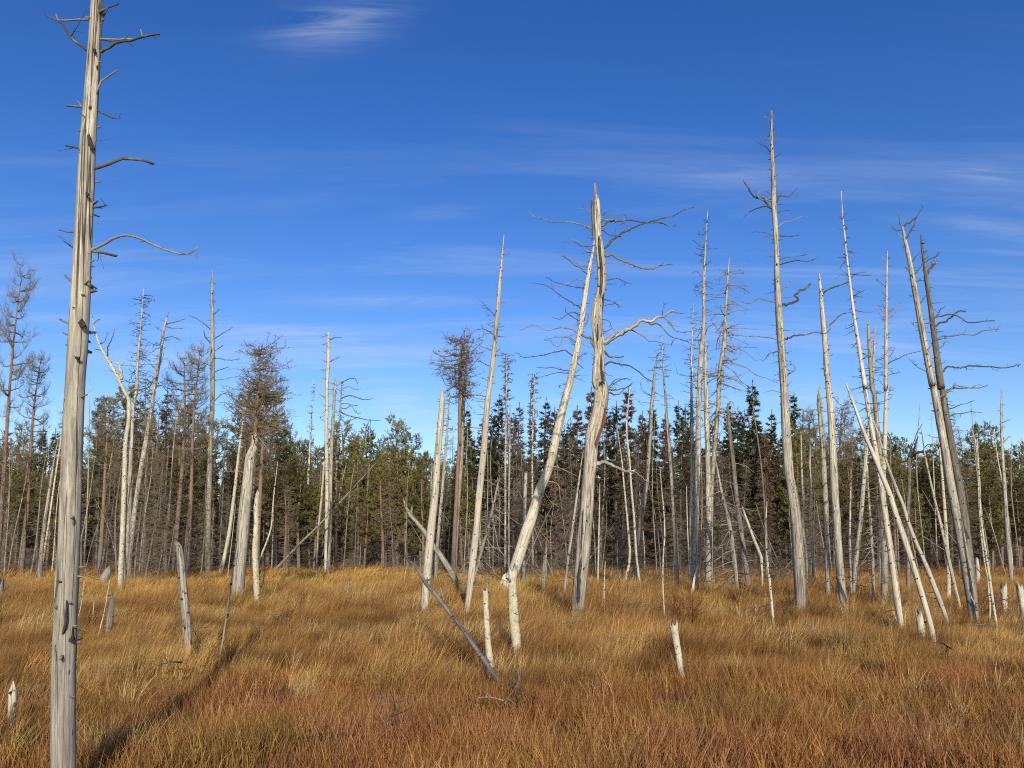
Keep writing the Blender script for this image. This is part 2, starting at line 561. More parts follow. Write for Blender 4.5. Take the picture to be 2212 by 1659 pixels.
MAT = {
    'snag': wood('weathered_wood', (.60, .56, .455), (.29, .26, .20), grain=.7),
    'snag_pale': wood('pale_dry_wood', (.64, .595, .475), (.35, .31, .235), grain=.6, lichen=.25, low_grey=False),
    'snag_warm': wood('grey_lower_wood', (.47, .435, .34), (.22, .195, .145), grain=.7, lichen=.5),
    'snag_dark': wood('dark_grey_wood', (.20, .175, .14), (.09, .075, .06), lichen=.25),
    'snag_black': wood('blackened_wood', (.06, .052, .045), (.028, .024, .02), lichen=.15, low_grey=False),
    'branch': wood('branch_wood', (.115, .098, .08), (.05, .042, .035), grain=.3, lichen=.4, crack=0, spots=0, low_grey=False),
    'branch_pale': wood('pale_branch_wood', (.30, .265, .215), (.14, .12, .095), grain=.3, lichen=.3, crack=0, spots=0, low_grey=False),
    'split': wood('fresh_split_wood', (.50, .30, .16), (.34, .17, .08), lichen=0, spots=0, low_grey=False),
    'rot': wood('red_rotten_wood', (.22, .075, .035), (.10, .035, .02), lichen=0, spots=0, low_grey=False),
    'twig_grey': wood('fine_grey_twigs', (.215, .175, .130), (.10, .08, .058), grain=.2, lichen=.2, crack=0, spots=0, low_grey=False),
    'twig_brown': leafmat('brown_twigs', [(0., (.09, .075, .050)), (1., (.24, .20, .14))], .05),
    'birch': bark_birch('birch_bark'),
    'pine_bark': bark_pine('pine_bark'),
    'spruce_green': leafmat('spruce_needles', [(0., (.028, .038, .016)), (.6, (.070, .076, .030)), (1., (.13, .115, .052))]),
    'spruce_brown': leafmat('dead_spruce_needles', [(0., (.06, .042, .030)), (.6, (.14, .102, .072)), (1., (.24, .185, .135))]),
    'pine_green': leafmat('pine_needles', [(0., (.06, .064, .022)), (.5, (.175, .165, .050)), (1., (.34, .285, .10))]),
    'rust': leafmat('rust_red_needles', [(0., (.12, .04, .02)), (1., (.28, .11, .05))]),
    'shrub': leafmat('bog_shrub', [(0., (.09, .03, .018)), (.6, (.20, .075, .035)), (1., (.30, .14, .06))]),
    'grass': grassmat('dry_grass'),
}

# ------------------------------------------------------------------ ground
def build_ground():
    ys = np.concatenate([np.linspace(-30, 3, 12), np.linspace(3.4, 40, 190), np.linspace(41, 130, 60), np.geomspace(135, 1500, 14)])
    xs0 = np.concatenate([-np.geomspace(900, 34, 14), np.linspace(-32, 32, 240), np.geomspace(34, 900, 14)])
    X, Y = np.meshgrid(xs0, ys)
    Z = ground_h(X, Y)
    v = np.stack([X, Y, Z], -1).reshape(-1, 3)
    ny, nx = X.shape
    idx = np.arange(ny * nx).reshape(ny, nx)
    q = np.stack([idx[:-1, :-1], idx[:-1, 1:], idx[1:, 1:], idx[1:, :-1]], -1).reshape(-1, 4)
    mb = MB(); mb.add(v, q, rnd=0)
    m, t, out = newmat('bog_moss')
    geo = t.nodes.new('ShaderNodeNewGeometry')
    v = geo.outputs['Position']
    a = noise_at(t, v, .6, (1, 1, 1), 5, .6)
    b_ = noise_at(t, v, 7, (1, 1, 1), 5, .7)
    c_ = noise_at(t, v, 55, (1, 1, 1), 4, .7)
    col = mixrgb(t, ramp_out(t, a, [(.35, 0.), (.65, 1.)]), (.115, .048, .02), (.17, .085, .022))
    col = mixrgb(t, ramp_out(t, b_, [(.42, 0.), (.66, .85)]), col, (.17, .055, .028))
    col = mixrgb(t, ramp_out(t, c_, [(.45, 0.), (.62, .8)]), col, (.045, .028, .014))
    col = mixrgb(t, ramp_out(t, noise_at(t, v, 2.3, (1, 1, 1), 4, .6), [(.58, 0.), (.7, .6)]), col, (.17, .13, .03))
    b = N(t, 'ShaderNodeBsdfPrincipled', Roughness=.95)
    b.inputs['Specular IOR Level'].default_value = .1
    t.links.new(col, b.inputs['Base Color'])
    bp = N(t, 'ShaderNodeBump', Strength=1., Distance=.05)
    t.links.new(M(t, 'ADD', b_, M(t, 'MULTIPLY', c_, .5)), bp.inputs['Height'])
    L(t, bp, 0, b, 'Normal'); L(t, b, 0, out, 0)
    o = bpy.data.objects.new('bog_ground', mb.mesh('bog_ground', m)); C.objects.link(o)
    o['kind'] = 'structure'; o['label'] = 'wet bog ground of red brown moss under the dry grass'


build_ground()


# ------------------------------------------------------------------ scattered ground cover (geometry nodes instances)
def blades(mb, n, rad, h, w, lean, bend=(.2, .7), az=None, seed_clump=0., spread=.25):
    """n tapering blades in a disc; lean = mean wind lean (x, y)"""
    a = rng.rand(n) * 6.283; r = rad * np.sqrt(rng.rand(n))
    if seed_clump: r = rad * rng.rand(n) ** 1.6
    bx, by = r * np.cos(a), r * np.sin(a)
    H = rng.uniform(h[0], h[1], n) * (1 - .25 * r / max(rad, .01) * (seed_clump > 0))
    W = rng.uniform(w[0], w[1], n)
    lx = lean[0] + rng.normal(0, spread, n) + (bx / max(rad, .01) * .45 if seed_clump else 0)
    ly = lean[1] + rng.normal(0, spread, n) + (by / max(rad, .01) * .45 if seed_clump else 0)
    be = rng.uniform(bend[0], bend[1], n)
    fa = rng.rand(n) * 3.1416
    fx, fy = np.cos(fa), np.sin(fa) * .6
    V, TC = [], []
    for t, wt in ((0, 1.), (.4, .85), (.75, .55), (1., 0)):
        q = t * (1 - be) + be * t * t
        px = bx + lx * H * q * 1.0; py = by + ly * H * q
        pz = H * (t - .28 * be * t ** 2.5 * np.hypot(lx, ly) * 1.2)
        if t < 1:
            for sg in (-1, 1):
                V.append(np.stack([px + sg * fx * W * wt * .5, py + sg * fy * W * wt * .5, pz - (.04 if t == 0 else 0)], -1)); TC.append(np.stack([0 * px, 0 * px, 0 * px + t], -1))
        else:
            V.append(np.stack([px, py, pz], -1)); TC.append(np.stack([0 * px, 0 * px, 0 * px + t], -1))
    V = np.stack(V, 1); TC = np.stack(TC, 1)          # n,7,3
    base = (np.arange(n) * 7)[:, None]
    q = np.concatenate([base + np.array([[0, 1, 3, 2]]), base + np.array([[2, 3, 5, 4]])])
    tr = base + np.array([[4, 5, 6]])
    mb.add(V.reshape(-1, 3), q, tr, TC.reshape(-1, 3), np.repeat(rng.rand(n), 7))


def scatter(name, label, variants, pts, rotz, tilt, scl, idx, tint):
    col = bpy.data.collections.new(name + '_pieces')
    for k, me in enumerate(variants):
        o = bpy.data.objects.new('%s_piece_%02d' % (name, k), me)
        col.objects.link(o)
    me = bpy.data.meshes.new(name)
    me.vertices.add(len(pts)); me.vertices.foreach_set('co', np.asarray(pts, float).ravel())
    a = me.attributes.new('rot', 'FLOAT_VECTOR', 'POINT'); a.data.foreach_set('vector', np.stack([tilt[:, 0], tilt[:, 1], rotz], -1).ravel())
    a = me.attributes.new('scl', 'FLOAT', 'POINT'); a.data.foreach_set('value', np.asarray(scl, float))
    a = me.attributes.new('idx', 'INT', 'POINT'); a.data.foreach_set('value', np.asarray(idx, int))
    a = me.attributes.new('tint', 'FLOAT_COLOR', 'POINT'); a.data.foreach_set('color', np.concatenate([tint, np.ones((len(tint), 1))], 1).ravel())
    me.update()
    o = bpy.data.objects.new(name, me); C.objects.link(o)
    o['kind'] = 'stuff'; o['label'] = label; o['category'] = 'grass' if 'grass' in name else 'undergrowth'
    ng = bpy.data.node_groups.new(name, 'GeometryNodeTree')
    ng.interface.new_socket('Geometry', in_out='INPUT', socket_type='NodeSocketGeometry')
    ng.interface.new_socket('Geometry', in_out='OUTPUT', socket_type='NodeSocketGeometry')
    gi = ng.nodes.new('NodeGroupInput'); go = ng.nodes.new('NodeGroupOutput')
    ci = ng.nodes.new('GeometryNodeCollectionInfo'); ci.inputs['Collection'].default_value = col
    ci.inputs['Separate Children'].default_value = True; ci.inputs['Reset Children'].default_value = True
    ip = ng.nodes.new('GeometryNodeInstanceOnPoints'); ip.inputs['Pick Instance'].default_value = True

    def na(nm, ty):
        n = ng.nodes.new('GeometryNodeInputNamedAttribute'); n.data_type = ty; n.inputs['Name'].default_value = nm
        return n.outputs['Attribute']
    er = ng.nodes.new('FunctionNodeEulerToRotation')
    ng.links.new(gi.outputs[0], ip.inputs['Points'])
    ng.links.new(ci.outputs[0], ip.inputs['Instance'])
    ng.links.new(na('idx', 'INT'), ip.inputs['Instance Index'])
    ng.links.new(na('rot', 'FLOAT_VECTOR'), er.inputs[0]); ng.links.new(er.outputs[0], ip.inputs['Rotation'])
    ng.links.new(na('scl', 'FLOAT'), ip.inputs['Scale'])
    ng.links.new(ip.outputs[0], go.inputs[0])
    md = o.modifiers.new('scatter', 'NODES'); md.node_group = ng
    return o


def fan(y0, y1, dens, jitter=True):
    """random points over the part of the ground in and just beside the view"""
    yy = []
    n = int(dens * (0.72 * (y1 ** 2 - y0 ** 2) + 4 * (y1 - y0)))
    y = np.sqrt(rng.rand(n) * (y1 ** 2 - y0 ** 2) + y0 ** 2)
    x = rng.uniform(-1, 1, n) * (0.72 * y + 2)
    return x, y


def edge_of_tall(x):
    """distance at which tall sedge takes over from the low heath in front"""
    return 9.0 + .28 * np.clip(x, -3, 9) + .9 * fnoise(x, x * 0 + 3, 5, 3, 2)


def smooth(a, b, v):
    t = np.clip((v - a) / (b - a), 0, 1)
    return t * t * (3 - 2 * t)


BASES = []


def build_grass():
    gm = MAT['grass']
    var = []
    for k in range(5):                # 0-4 tall fine sedge, wind blown to the right
        mb = MB(); blades(mb, 230, .42, (.28, .58), (.004, .0085), (.34, .05), (.45, 1.)); var.append(mb.mesh('sedge_patch', gm, False))
    for k in range(3):                # 5-7 low heath and grass
        mb = MB()
        blades(mb, 260, .34, (.05, .17), (.004, .008), (.10, 0), (.0, .5), spread=.5)
        blades(mb, 60, .34, (.14, .30), (.003, .005), (.18, 0), (.1, .6), spread=.3)
        var.append(mb.mesh('heath_patch', gm, False))
    for k in range(3):                # 8-10 straw clump
        mb = MB(); blades(mb, 55, .16, (.22, .50), (.004, .008), (.22, 0), (.2, .9), seed_clump=1, spread=.3); var.append(mb.mesh('straw_clump', gm, False))
    for k in range(3):                # 11-13 far sedge, broader patch
        mb = MB(); blades(mb, 260, .95, (.26, .52), (.012, .024), (.30, 0), (.3, 1.)); var.append(mb.mesh('far_sedge_patch', gm, False))
    for k in range(4):                # 14-17 tussocks
        mb = MB(); blades(mb, 190, .24, (.26, .60), (.004, .0085), (.22, .03), (.35, 1.), seed_clump=1, spread=.34); var.append(mb.mesh('tussock', gm, False))
    P, RZ, SC, ID, TI = [], [], [], [], []

    def put(x, y, ids, sc, tint, rz=.35, dz=0.):
        n = len(x)
        P.append(np.stack([x, y, ground_h(x, y) + dz], -1)); RZ.append(rng.uniform(-rz, rz, n)); SC.append(sc); ID.append(rng.choice(ids, n)); TI.append(tint)

    def tint_at(x, y, n):
        brown = np.array((.285, .142, .046)); gold = np.array((.47, .275, .086)); dark = np.array((.145, .066, .022))
        red = np.array((.27, .10, .040)); straw = np.array((.55, .385, .165)); green = np.array((.24, .19, .055))
        a = fnoise(x, y, 7., 4, 3); b = fnoise(x, y, 2.6, 5, 3); c = fnoise(x, y, 13., 6, 2)
        far = smooth(17, 30, y)
        t = brown[None] * np.ones((n, 1))
        w = smooth(-.1, .55, a)[:, None]; t = t * (1 - w) + gold * w
        w = (smooth(.05, .5, b) * .85)[:, None]; t = t * (1 - w) + dark * w
        w = (smooth(-.2, -.6, b) * .65)[:, None]; t = t * (1 - w) + straw * w
        w = (far * (.35 + .65 * (1 - smooth(0, 5, x))) * (.75 + .25 * np.sign(a)))[:, None]; t = t * (1 - w) + np.array((.49, .295, .085)) * w
        rd = np.clip(smooth(34, 44, y) * (smooth(-9, -15, x) + smooth(10, 16, x)), 0, .85)[:, None]
        t = t * (1 - rd) + np.array((.20, .062, .030)) * rd
        return t * rng.uniform(.82, 1.2, (n, 1))

    # tall sedge
    for (y0, y1, dens, ids, sc) in ((5.2, 15, 11, range(0, 5), (.8, 1.2)), (15, 26, 5.5, range(0, 5), (1., 1.4)), (26, 44, 2.3, range(11, 14), (.8, 1.05)), (44, 66, 1.0, range(11, 14), (.85, 1.2))):
        x, y = fan(y0, y1, dens)
        dd = y - edge_of_tall(x)
        keep = rng.rand(len(x)) < np.clip(.5 + dd * .9, .0, 1) * (0.85 + .15 * np.sign(fnoise(x, y, 1.1, 8, 2)))
        # right-hand side of the clearing is shorter grown
        x, y, dd = x[keep], y[keep], dd[keep]
        s = rng.uniform(sc[0], sc[1], len(x)) * np.where((x < -1.5) & (y < 19), .66, 1.) * (.86 + .34 * fnoise(x, y, 1.5, 14, 3)) * (1 + .30 * smooth(33, 42, y)) * (.72 + .28 * smooth(0, 2.5, dd)) * (1 - .30 * smooth(0, 6, x) * (y < 22))
        put(x, y, list(ids), s, tint_at(x, y, len(x)))
    # tussocks that stand above the rest
    x, y = fan(5.2, 30, .9)
    k = rng.rand(len(x)) < (.25 + .75 * (fnoise(x, y, 4.2, 15, 2) > .05)) * np.where((x < -1.5) & (y < 19), .06, 1); x, y = x[k], y[k]; n = len(x)
    put(x, y, [14, 15, 16, 17], rng.uniform(.65, 1.25, n) * (.75 + .25 * smooth(-1, 2, y - edge_of_tall(x))), tint_at(x, y, n) * rng.uniform(.75, 1.35, (n, 1)), rz=.8, dz=.04)
    # low heath in front
    x, y = fan(4.6, 14, 15)
    dd = y - edge_of_tall(x)
    k = rng.rand(len(x)) < np.clip(.6 - dd * .35, 0, 1); x, y = x[k], y[k]; n = len(x)
    a = fnoise(x, y, 1.6, 9, 3); b = fnoise(x, y, 3.8, 10, 2); c = fnoise(x, y, 5.5, 13, 2)
    t = np.array((.36, .165, .050))[None] * np.ones((n, 1))
    w = (smooth(.1, .6, a) * .75)[:, None]; t = t * (1 - w) + np.array((.25, .098, .052)) * w
    w = (smooth(.0, .55, b) * .6)[:, None]; t = t * (1 - w) + np.array((.36, .20, .055)) * w
    w = (smooth(-.15, -.6, a) * .6)[:, None]; t = t * (1 - w) + np.array((.40, .21, .12)) * w
    w = (smooth(.35, .7, c) * .6)[:, None]; t = t * (1 - w) + np.array((.19, .12, .03)) * w
    put(x, y, [5, 6, 7], rng.uniform(.8, 1.3, n), t * rng.uniform(.75, 1.25, (n, 1)), rz=3.14)
    # straw clumps along the edge and here and there
    x, y = fan(5.4, 24, 1.6)
    dd = np.abs(y - edge_of_tall(x))
    k = rng.rand(len(x)) < (.10 + .65 * np.exp(-(dd / 1.3) ** 2) * (fnoise(x, y, 2.2, 12, 2) > -.1) + .22 * (x > 2) * (y < 14)); x, y = x[k], y[k]; n = len(x)
    w = rng.rand(n, 1)
    t = np.array((.56, .38, .15)) * w + np.array((.42, .24, .07)) * (1 - w)
    put(x, y, [8, 9, 10], rng.uniform(.6, 1.05, n) * (1 - .25 * (y < 8)), t)
    # greener clumps beside the near trunk
    for (X, Y) in ((185, 1655), (205, 1668), (228, 1640), (285, 1650), (20, 1655)):
        d = gdist(X, Y, 0.0); p = at(X, Y, d)
        put(np.array([p[0]]), np.array([d]), [8, 9, 10], np.array([rng.uniform(.75, .95)]), np.array([[.30, .26, .085]]))
    # taller ungrazed tufts round the foot of every trunk
    for (bx, by) in BASES:
        k = 3 if by < 26 else 1
        xx = bx + rng.normal(0, .22, k); yy_ = by + rng.uniform(-.30, .25, k)
        put(xx, yy_, [8, 9, 10], rng.uniform(.6, 1.1, k), np.array((.25, .125, .045))[None] * rng.uniform(.6, 1.5, (k, 1)))
    P = np.concatenate(P); RZ = np.concatenate(RZ); SC = np.concatenate(SC); ID = np.concatenate(ID); TI = np.concatenate(TI)
    tilt = rng.normal(0, .07, (len(P), 2))
    print('grass patches', len(P))
    scatter('dry_grass', 'dry golden brown sedge and low heath covering the whole bog clearing', var, P, RZ, tilt, SC, ID, TI)




def twig_bush(n=26, h=.6, spread=.5, leaf=0):
    mb = MB()
    for k in range(n):
        a = rng.rand() * 6.28
        d = (math.cos(a) * spread, math.sin(a) * spread, 1)
        P = wander((rng.normal(0, .08), rng.normal(0, .08), -.03), d, h * rng.uniform(.5, 1), 4, .35)
        tube(mb, P, np.linspace(.005, .002, 5), 3)
        twigs_on(mb, P, .005, .003, 10, (.06, .2), 3, True)
    return mb


def build_undergrowth():
    var = []
    for k in range(3):                       # 0-2 leafless rusty shrubs
        var.append(twig_bush(22, .55).mesh('bare_bush', MAT['shrub'], False))
    for k in range(4):                       # 3-6 grey brush of dead spruce twigs
        mb = MB()
        for i in range(34):
            a = rng.rand() * 6.28
            P = wander((rng.normal(0, .5), rng.normal(0, .3), rng.uniform(-.05, 1.5)), (math.cos(a), math.sin(a), rng.uniform(-.35, .25)), rng.uniform(.6, 1.5), 5, .3, .25)
            tube(mb, P, np.linspace(.009, .003, 6), 3)
            twigs_on(mb, P, .008, .003, 7, (.1, .4), 3, True)
        var.append(mb.mesh('brush', MAT['twig_grey'], False))
    P, ID, SC = [], [], []
    x, y = fan(9, 64, .55)
    for a, b in zip(x, y):
        X = 1106 + a / b * FPX
        side = X < 330 or X > 1850
        p = .012 + (.32 if X > 1150 and b > 13.5 else 0) + (.03 if X < 700 and b > 13 else 0) + (.34 if b > 24 else 0) * (1 if b > 34 or X > 1050 else .2) + (.7 if side and b > 36 else 0)
        if rng.rand() < p:
            P.append((a, b)); ID.append(rng.randint(0, 3)); SC.append(rng.uniform(.8, 1.3) * 1.2)
    x, y = fan(36, 125, .42)
    for a, b in zip(x, y):
        edge = 41 + 2.5 * math.sin(a * .31) + 1.5 * math.sin(a * .9 + 1)
        if b > edge and rng.rand() < .55:
            P.append((a, b)); ID.append(rng.randint(3, 7)); SC.append(rng.uniform(.7, 1.4) * (1 + .8 * (b > 60)))
    x, y = fan(24, 40, .5)
    for a, b in zip(x, y):
        X = 1106 + a / b * FPX
        if 860 < X < 1700 and rng.rand() < .22 * (b > 27) * (.25 if X < 1010 else 1):
            P.append((a, b)); ID.append(rng.randint(3, 7)); SC.append(rng.uniform(.35, .8))
    P = np.array(P); n = len(P)
    pts = np.stack([P[:, 0], P[:, 1], ground_h(P[:, 0], P[:, 1])], -1)
    scatter('undergrowth', 'tangled bare shrubs and dead grey twigs along the foot of the forest', var, pts, rng.uniform(0, 6.28, n), rng.normal(0, .1, (n, 2)), np.array(SC), np.array(ID), np.ones((n, 3)))


build_undergrowth()


TWMIN[0] = .0035
# ------------------------------------------------------------------ background tree kinds (each about 10 m tall)
def sprays(mb, P, n, ln, wd, spread, back=.0, lo=.15):
    """n needle sprays along polyline P: narrow quads fanning out"""
    if n < 1: return
    seg = np.linalg.norm(np.diff(P, axis=0), axis=1); cum = np.concatenate([[0], np.cumsum(seg)])
    s = cum[-1] * (lo + (1 - lo) * rng.rand(n))
    i = np.clip(np.searchsorted(cum, s) - 1, 0, len(seg) - 1)
    t = ((s - cum[i]) / seg[i])[:, None]
    p = P[i] * (1 - t) + P[i + 1] * t
    ax = (P[i + 1] - P[i]) / seg[i][:, None]
    d = ax * (1 - back) + rng.normal(0, 1, (n, 3)) * spread
    d /= np.linalg.norm(d, axis=1)[:, None]
    sd_ = np.cross(d, rng.normal(0, 1, (n, 3))); sd_ /= np.linalg.norm(sd_, axis=1)[:, None]
    l = rng.uniform(ln[0], ln[1], n)[:, None]; w = rng.uniform(wd[0], wd[1], n)[:, None]
    V = np.stack([p - sd_ * w * .3, p + sd_ * w * .3, p + d * l * .6 + sd_ * w * .5, p + d * l * .6 - sd_ * w * .5, p + d * l], 1).reshape(-1, 3)
    b = (np.arange(n) * 5)[:, None]
    mb.add(V, b + np.array([[0, 1, 2, 3]]), b + np.array([[3, 2, 4]]), None, np.repeat(np.clip(rng.rand(n) * .75 + .25 * rng.rand(), 0, 1), 5))


def trunk10(mb, h=10., r=.09, bend=.12, sides=8, top='tip', rtop=.012, rough=.06):
    z = np.linspace(-.25, h, 14)
    ph = rng.rand(2) * 6.28
    P = np.stack([bend * np.sin(z * .5 + ph[0]) * z / h, bend * np.sin(z * .4 + ph[1]) * z / h, z], -1)
    Rr = r * (1 - z / h) ** .75 + rtop
    Rr[0] *= 1.15
    P2, R2 = resample(P, Rr, .35)
    tube(mb, P2, R2, sides, rough, top=top)
    return P


def atz(P, z):
    return np.array([np.interp(z, P[:, 2], P[:, 0]), np.interp(z, P[:, 2], P[:, 1]), z])


def proto_spruce(brown=False, width=1.15, sparse=1., bare_to=.22, top_only=None):
    tb, cb, bb, fz = MB(), MB(), MB(), MB()
    P = trunk10(tb, 10, .085, .08, 7)
    h = 10
    z = .5
    while z < 9.7:
        k = rng.randint(3, 6)
        f = z / h
        env = width * (1 - f) ** .8 * (.75 + .25 * rng.rand()) + .10
        live = f > bare_to + rng.uniform(-.08, .08)
        for j in range(k):
            a = rng.rand() * 6.28
            ln_ = env * rng.uniform(.6, 1.15) * (1 if live else rng.uniform(.5, 1.))
            d = (math.cos(a), math.sin(a), -.15 if f < .8 else .35)
            Q = wander(atz(P, z + rng.uniform(-.08, .08)), d, ln_, 5, .12 if live else .3, .45, .30)
            r0 = .010 + .006 * ln_
            tube(bb, Q, np.linspace(r0, .003, 6), 3)
            if live and rng.rand() < (.95 if not top_only else sparse):
                n = int(ln_ * 70 * sparse) + 6
                sprays(cb, Q, int(n * 1.3), (.08, .26), (.02, .045), .48)
                # side shoots
                for m in range(int(ln_ * 5)):
                    t = rng.uniform(.25, .95); p = Q[int(t * 4)] * (1 - (t * 4) % 1) + Q[int(t * 4) + 1] * ((t * 4) % 1)
                    sd_ = np.cross(unit(Q[-1] - Q[0]), (0, 0, 1)) * rng.choice([-1, 1])
                    S = wander(p, unit(Q[-1] - Q[0]) * .6 + sd_ * .8 + np.array((0, 0, -.25)), ln_ * .38 * (1.1 - t), 3, .15)
                    sprays(cb, S, int(9 * sparse) + 3, (.08, .2), (.03, .055), .4)
            else:
                twigs_on(bb, Q, .008, .004, 5, (.1, .3), 3, False)
                sprays(fz, Q, int(ln_ * 26), (.12, .34), (.010, .022), .55)
        z += rng.uniform(.13, .24)
    sprays(cb, np.array([(*atz(P, 9.3)[:2], 9.3), (*atz(P, 10)[:2], 10.05)]), 30, (.06, .14), (.02, .04), .5, lo=0)
    m = MAT['spruce_brown' if brown else 'spruce_green']
    return [('trunk', tb.mesh('trunk', MAT['snag_dark']), None), ('crown', cb.mesh('crown', m, False), None), ('dead_sprays', fz.mesh('dead_sprays', MAT['spruce_brown'], False), 'stuff'), ('bare_branches', bb.mesh('bare_branches', MAT['twig_grey'], False), 'stuff')]


def proto_pine(state='green', lo=.45, width=1.25):
    """state green / brown (twigs only) / thin"""
    tb, cb, bb = MB(), MB(), MB()
    P = trunk10(tb, 9.7, .115, .16, 8, rtop=.015)
    z = 2.2
    while z < 9.9:
        f = z / 10
        incrown = f > lo
        k = rng.randint(2, 5) if incrown else (1 if rng.rand() < .75 else 0)
        prof = math.sin(min(1, max(0, (f - lo) / (1 - lo))) ** .75 * 3.1416 * .92 + .14)
        env = width * (.30 + .70 * prof) if incrown else .9
        for j in range(k):
            a = rng.rand() * 6.28
            ln_ = env * rng.uniform(.6, 1.15)
            Q = wander(atz(P, z), (math.cos(a), math.sin(a), .15 if incrown else -.1), ln_, 6, .26, .35, .75)
            r0 = .014 + .012 * ln_
            tube(bb, Q, np.linspace(r0, .005, 7), 4)
            if not incrown:
                twigs_on(bb, Q, .012, .005, 3, (.15, .45), 3, True); continue
            ns = int(ln_ * 9) + 3
            for m in range(ns):
                t = rng.uniform(.3, 1.) * 5.99; i = int(t); p = Q[i] * (1 - t + i) + Q[i + 1] * (t - i)
                d = unit(Q[i + 1] - Q[i]) * .7 + rng.normal(0, .55, 3) + np.array((0, 0, .35))
                S = wander(p, d, rng.uniform(.14, .42), 4, .35, 0, .6)
                tube(bb if state != 'brown' else cb, S, np.linspace(.006, .0035, 5), 3)
                if state == 'green':
                    sprays(cb, S, 15, (.07, .13), (.022, .04), .75, lo=.3)
                elif state == 'thin':
                    sprays(cb, S, 5, (.06, .11), (.018, .03), .75, lo=.4)
                    twigs_on(cb, S, .005, .003, 7, (.08, .2), 3, False)
                else:
                    twigs_on(cb, S, .0055, .004, 15, (.08, .24), 3, True)
        z += rng.uniform(.16, .34)
    m = {'green': 'pine_green', 'thin': 'pine_green', 'brown': 'twig_brown', 'rust': 'rust'}[state]
    return [('trunk', tb.mesh('trunk', MAT['pine_bark']), None), ('crown', cb.mesh('crown', MAT[m], False), None), ('bare_branches', bb.mesh('bare_branches', MAT['twig_grey' if state != 'brown' else 'twig_brown'], False), 'stuff')]


def proto_snag(dens=5., ln=(.3, 1.1), r=.06, second=4., top='tip', bark='snag', droop=.5, fuzz=0):
    tb, bb = MB(), MB()
    P = trunk10(tb, 10, r, .2, 7, top=top, rtop=.012 if top == 'tip' else .03)
    for k in range(int(dens * 9.5)):
        z = rng.uniform(.4, 9.9)
        a = rng.rand() * 6.28
        l = rng.uniform(*ln) * (1.05 - .75 * z / 10)
        Q = wander(atz(P, z), (math.cos(a), math.sin(a), rng.uniform(-.35, .15)), l, 5, .3, droop, .45)
        tube(bb, Q, np.linspace(.007 + .005 * l, .003, 6), 3)
        if second: twigs_on(bb, Q, .008, .004, second, (.06, .3), 3, True)
        if fuzz: sprays(bb, Q, int(l * fuzz), (.1, .3), (.008, .016), .6)
    return [('trunk', tb.mesh('trunk', MAT[bark]), None), ('bare_branches', bb.mesh('bare_branches', MAT['twig_grey'], False), 'stuff')]


def proto_scraggly():
    """dying spruce: bare pole with a few needle tufts near its top"""
    ps = proto_snag(6, (.25, .8), .055, 3, 'tip', 'snag_dark')
    cb = MB()
    for k in range(46):
        z = 10 - abs(rng.normal(0, 1.8)); a = rng.rand() * 6.28
        Q = wander((0, 0, z), (math.cos(a), math.sin(a), -.1), rng.uniform(.12, .45), 3, .3)
        Q[:, :2] += 0
        sprays(cb, Q, 14, (.05, .13), (.02, .045), .6, lo=.1)
    return ps + [('crown', cb.mesh('crown', MAT['spruce_brown'], False), None)]


KINDS = {
    'spruce': [proto_spruce(False, 1.25, 1., .38), proto_spruce(False, 1.05, 1., .45), proto_spruce(False, 1.45, .85, .5)],
    'spruce_brown': [proto_spruce(True, 1.25, 1., .3), proto_spruce(True, 1.0, .8, .35)],
    'spruce_thin': [proto_spruce(False, 1.1, .45, .45), proto_spruce(True, 1.1, .4, .45)],
    'pine': [proto_pine('green', .30, 1.15), proto_pine('green', .42, 1.35), proto_pine('green', .35, 1.0)],
    'pine_thin': [proto_pine('thin', .45, 1.2), proto_pine('thin', .35, 1.1)],
    'pine_brown': [proto_pine('brown', .5, 1.25), proto_pine('brown', .42, 1.1)],
    'snag_twiggy': [proto_snag(17, (.4, 1.5), .045, 6, 'tip', 'snag_dark', fuzz=22), proto_snag(19, (.4, 1.7), .05, 5, 'tip', 'snag_dark', fuzz=26), proto_snag(10, (.3, 1.1), .04, 5, 'tip', 'snag_warm', fuzz=8)],
    'snag_slim': [proto_snag(5, (.1, .7), .032, 3, 'tip', 'snag_warm'), proto_snag(3, (.1, .4), .036, 2, 'break', 'snag_dark'), proto_snag(6, (.1, .6), .034, 3, 'tip', 'snag_warm')],
    'scraggly': [proto_scraggly()],
    'birch': [proto_snag(2.6, (.3, 1.2), .036, 4, 'tip', 'birch', -.2), proto_snag(2., (.2, .9), .032, 4, 'break', 'birch', -.2)],
}
META = {   # object name, category, group
    'spruce': ('spruce_tree', 'spruce', 'living spruces in the forest behind the bog'),
    'spruce_brown': ('brown_spruce_tree', 'spruce', 'dead spruces with brown needles in the forest edge'),
    'spruce_thin': ('thinning_spruce_tree', 'spruce', 'half bare spruces in the forest edge'),
    'pine': ('pine_tree', 'pine', 'green pines in the forest behind the bog'),
    'pine_thin': ('thinning_pine_tree', 'pine', 'pines with thin olive crowns in the forest edge'),
    'pine_brown': ('dead_pine_tree', 'pine', 'dead pines with brown twiggy crowns'),
    'snag_twiggy': ('twiggy_dead_tree', 'dead tree', 'grey dead trees with fine drooping branches in the forest edge'),
    'snag_slim': ('slim_dead_tree', 'dead tree', 'slim pale dead trunks in the forest edge'),
    'scraggly': ('scraggly_spruce_tree', 'spruce', 'scraggly dying spruces above the forest'),
    'birch': ('slim_birch_tree', 'birch', 'slim leafless birches in the forest edge'),
}
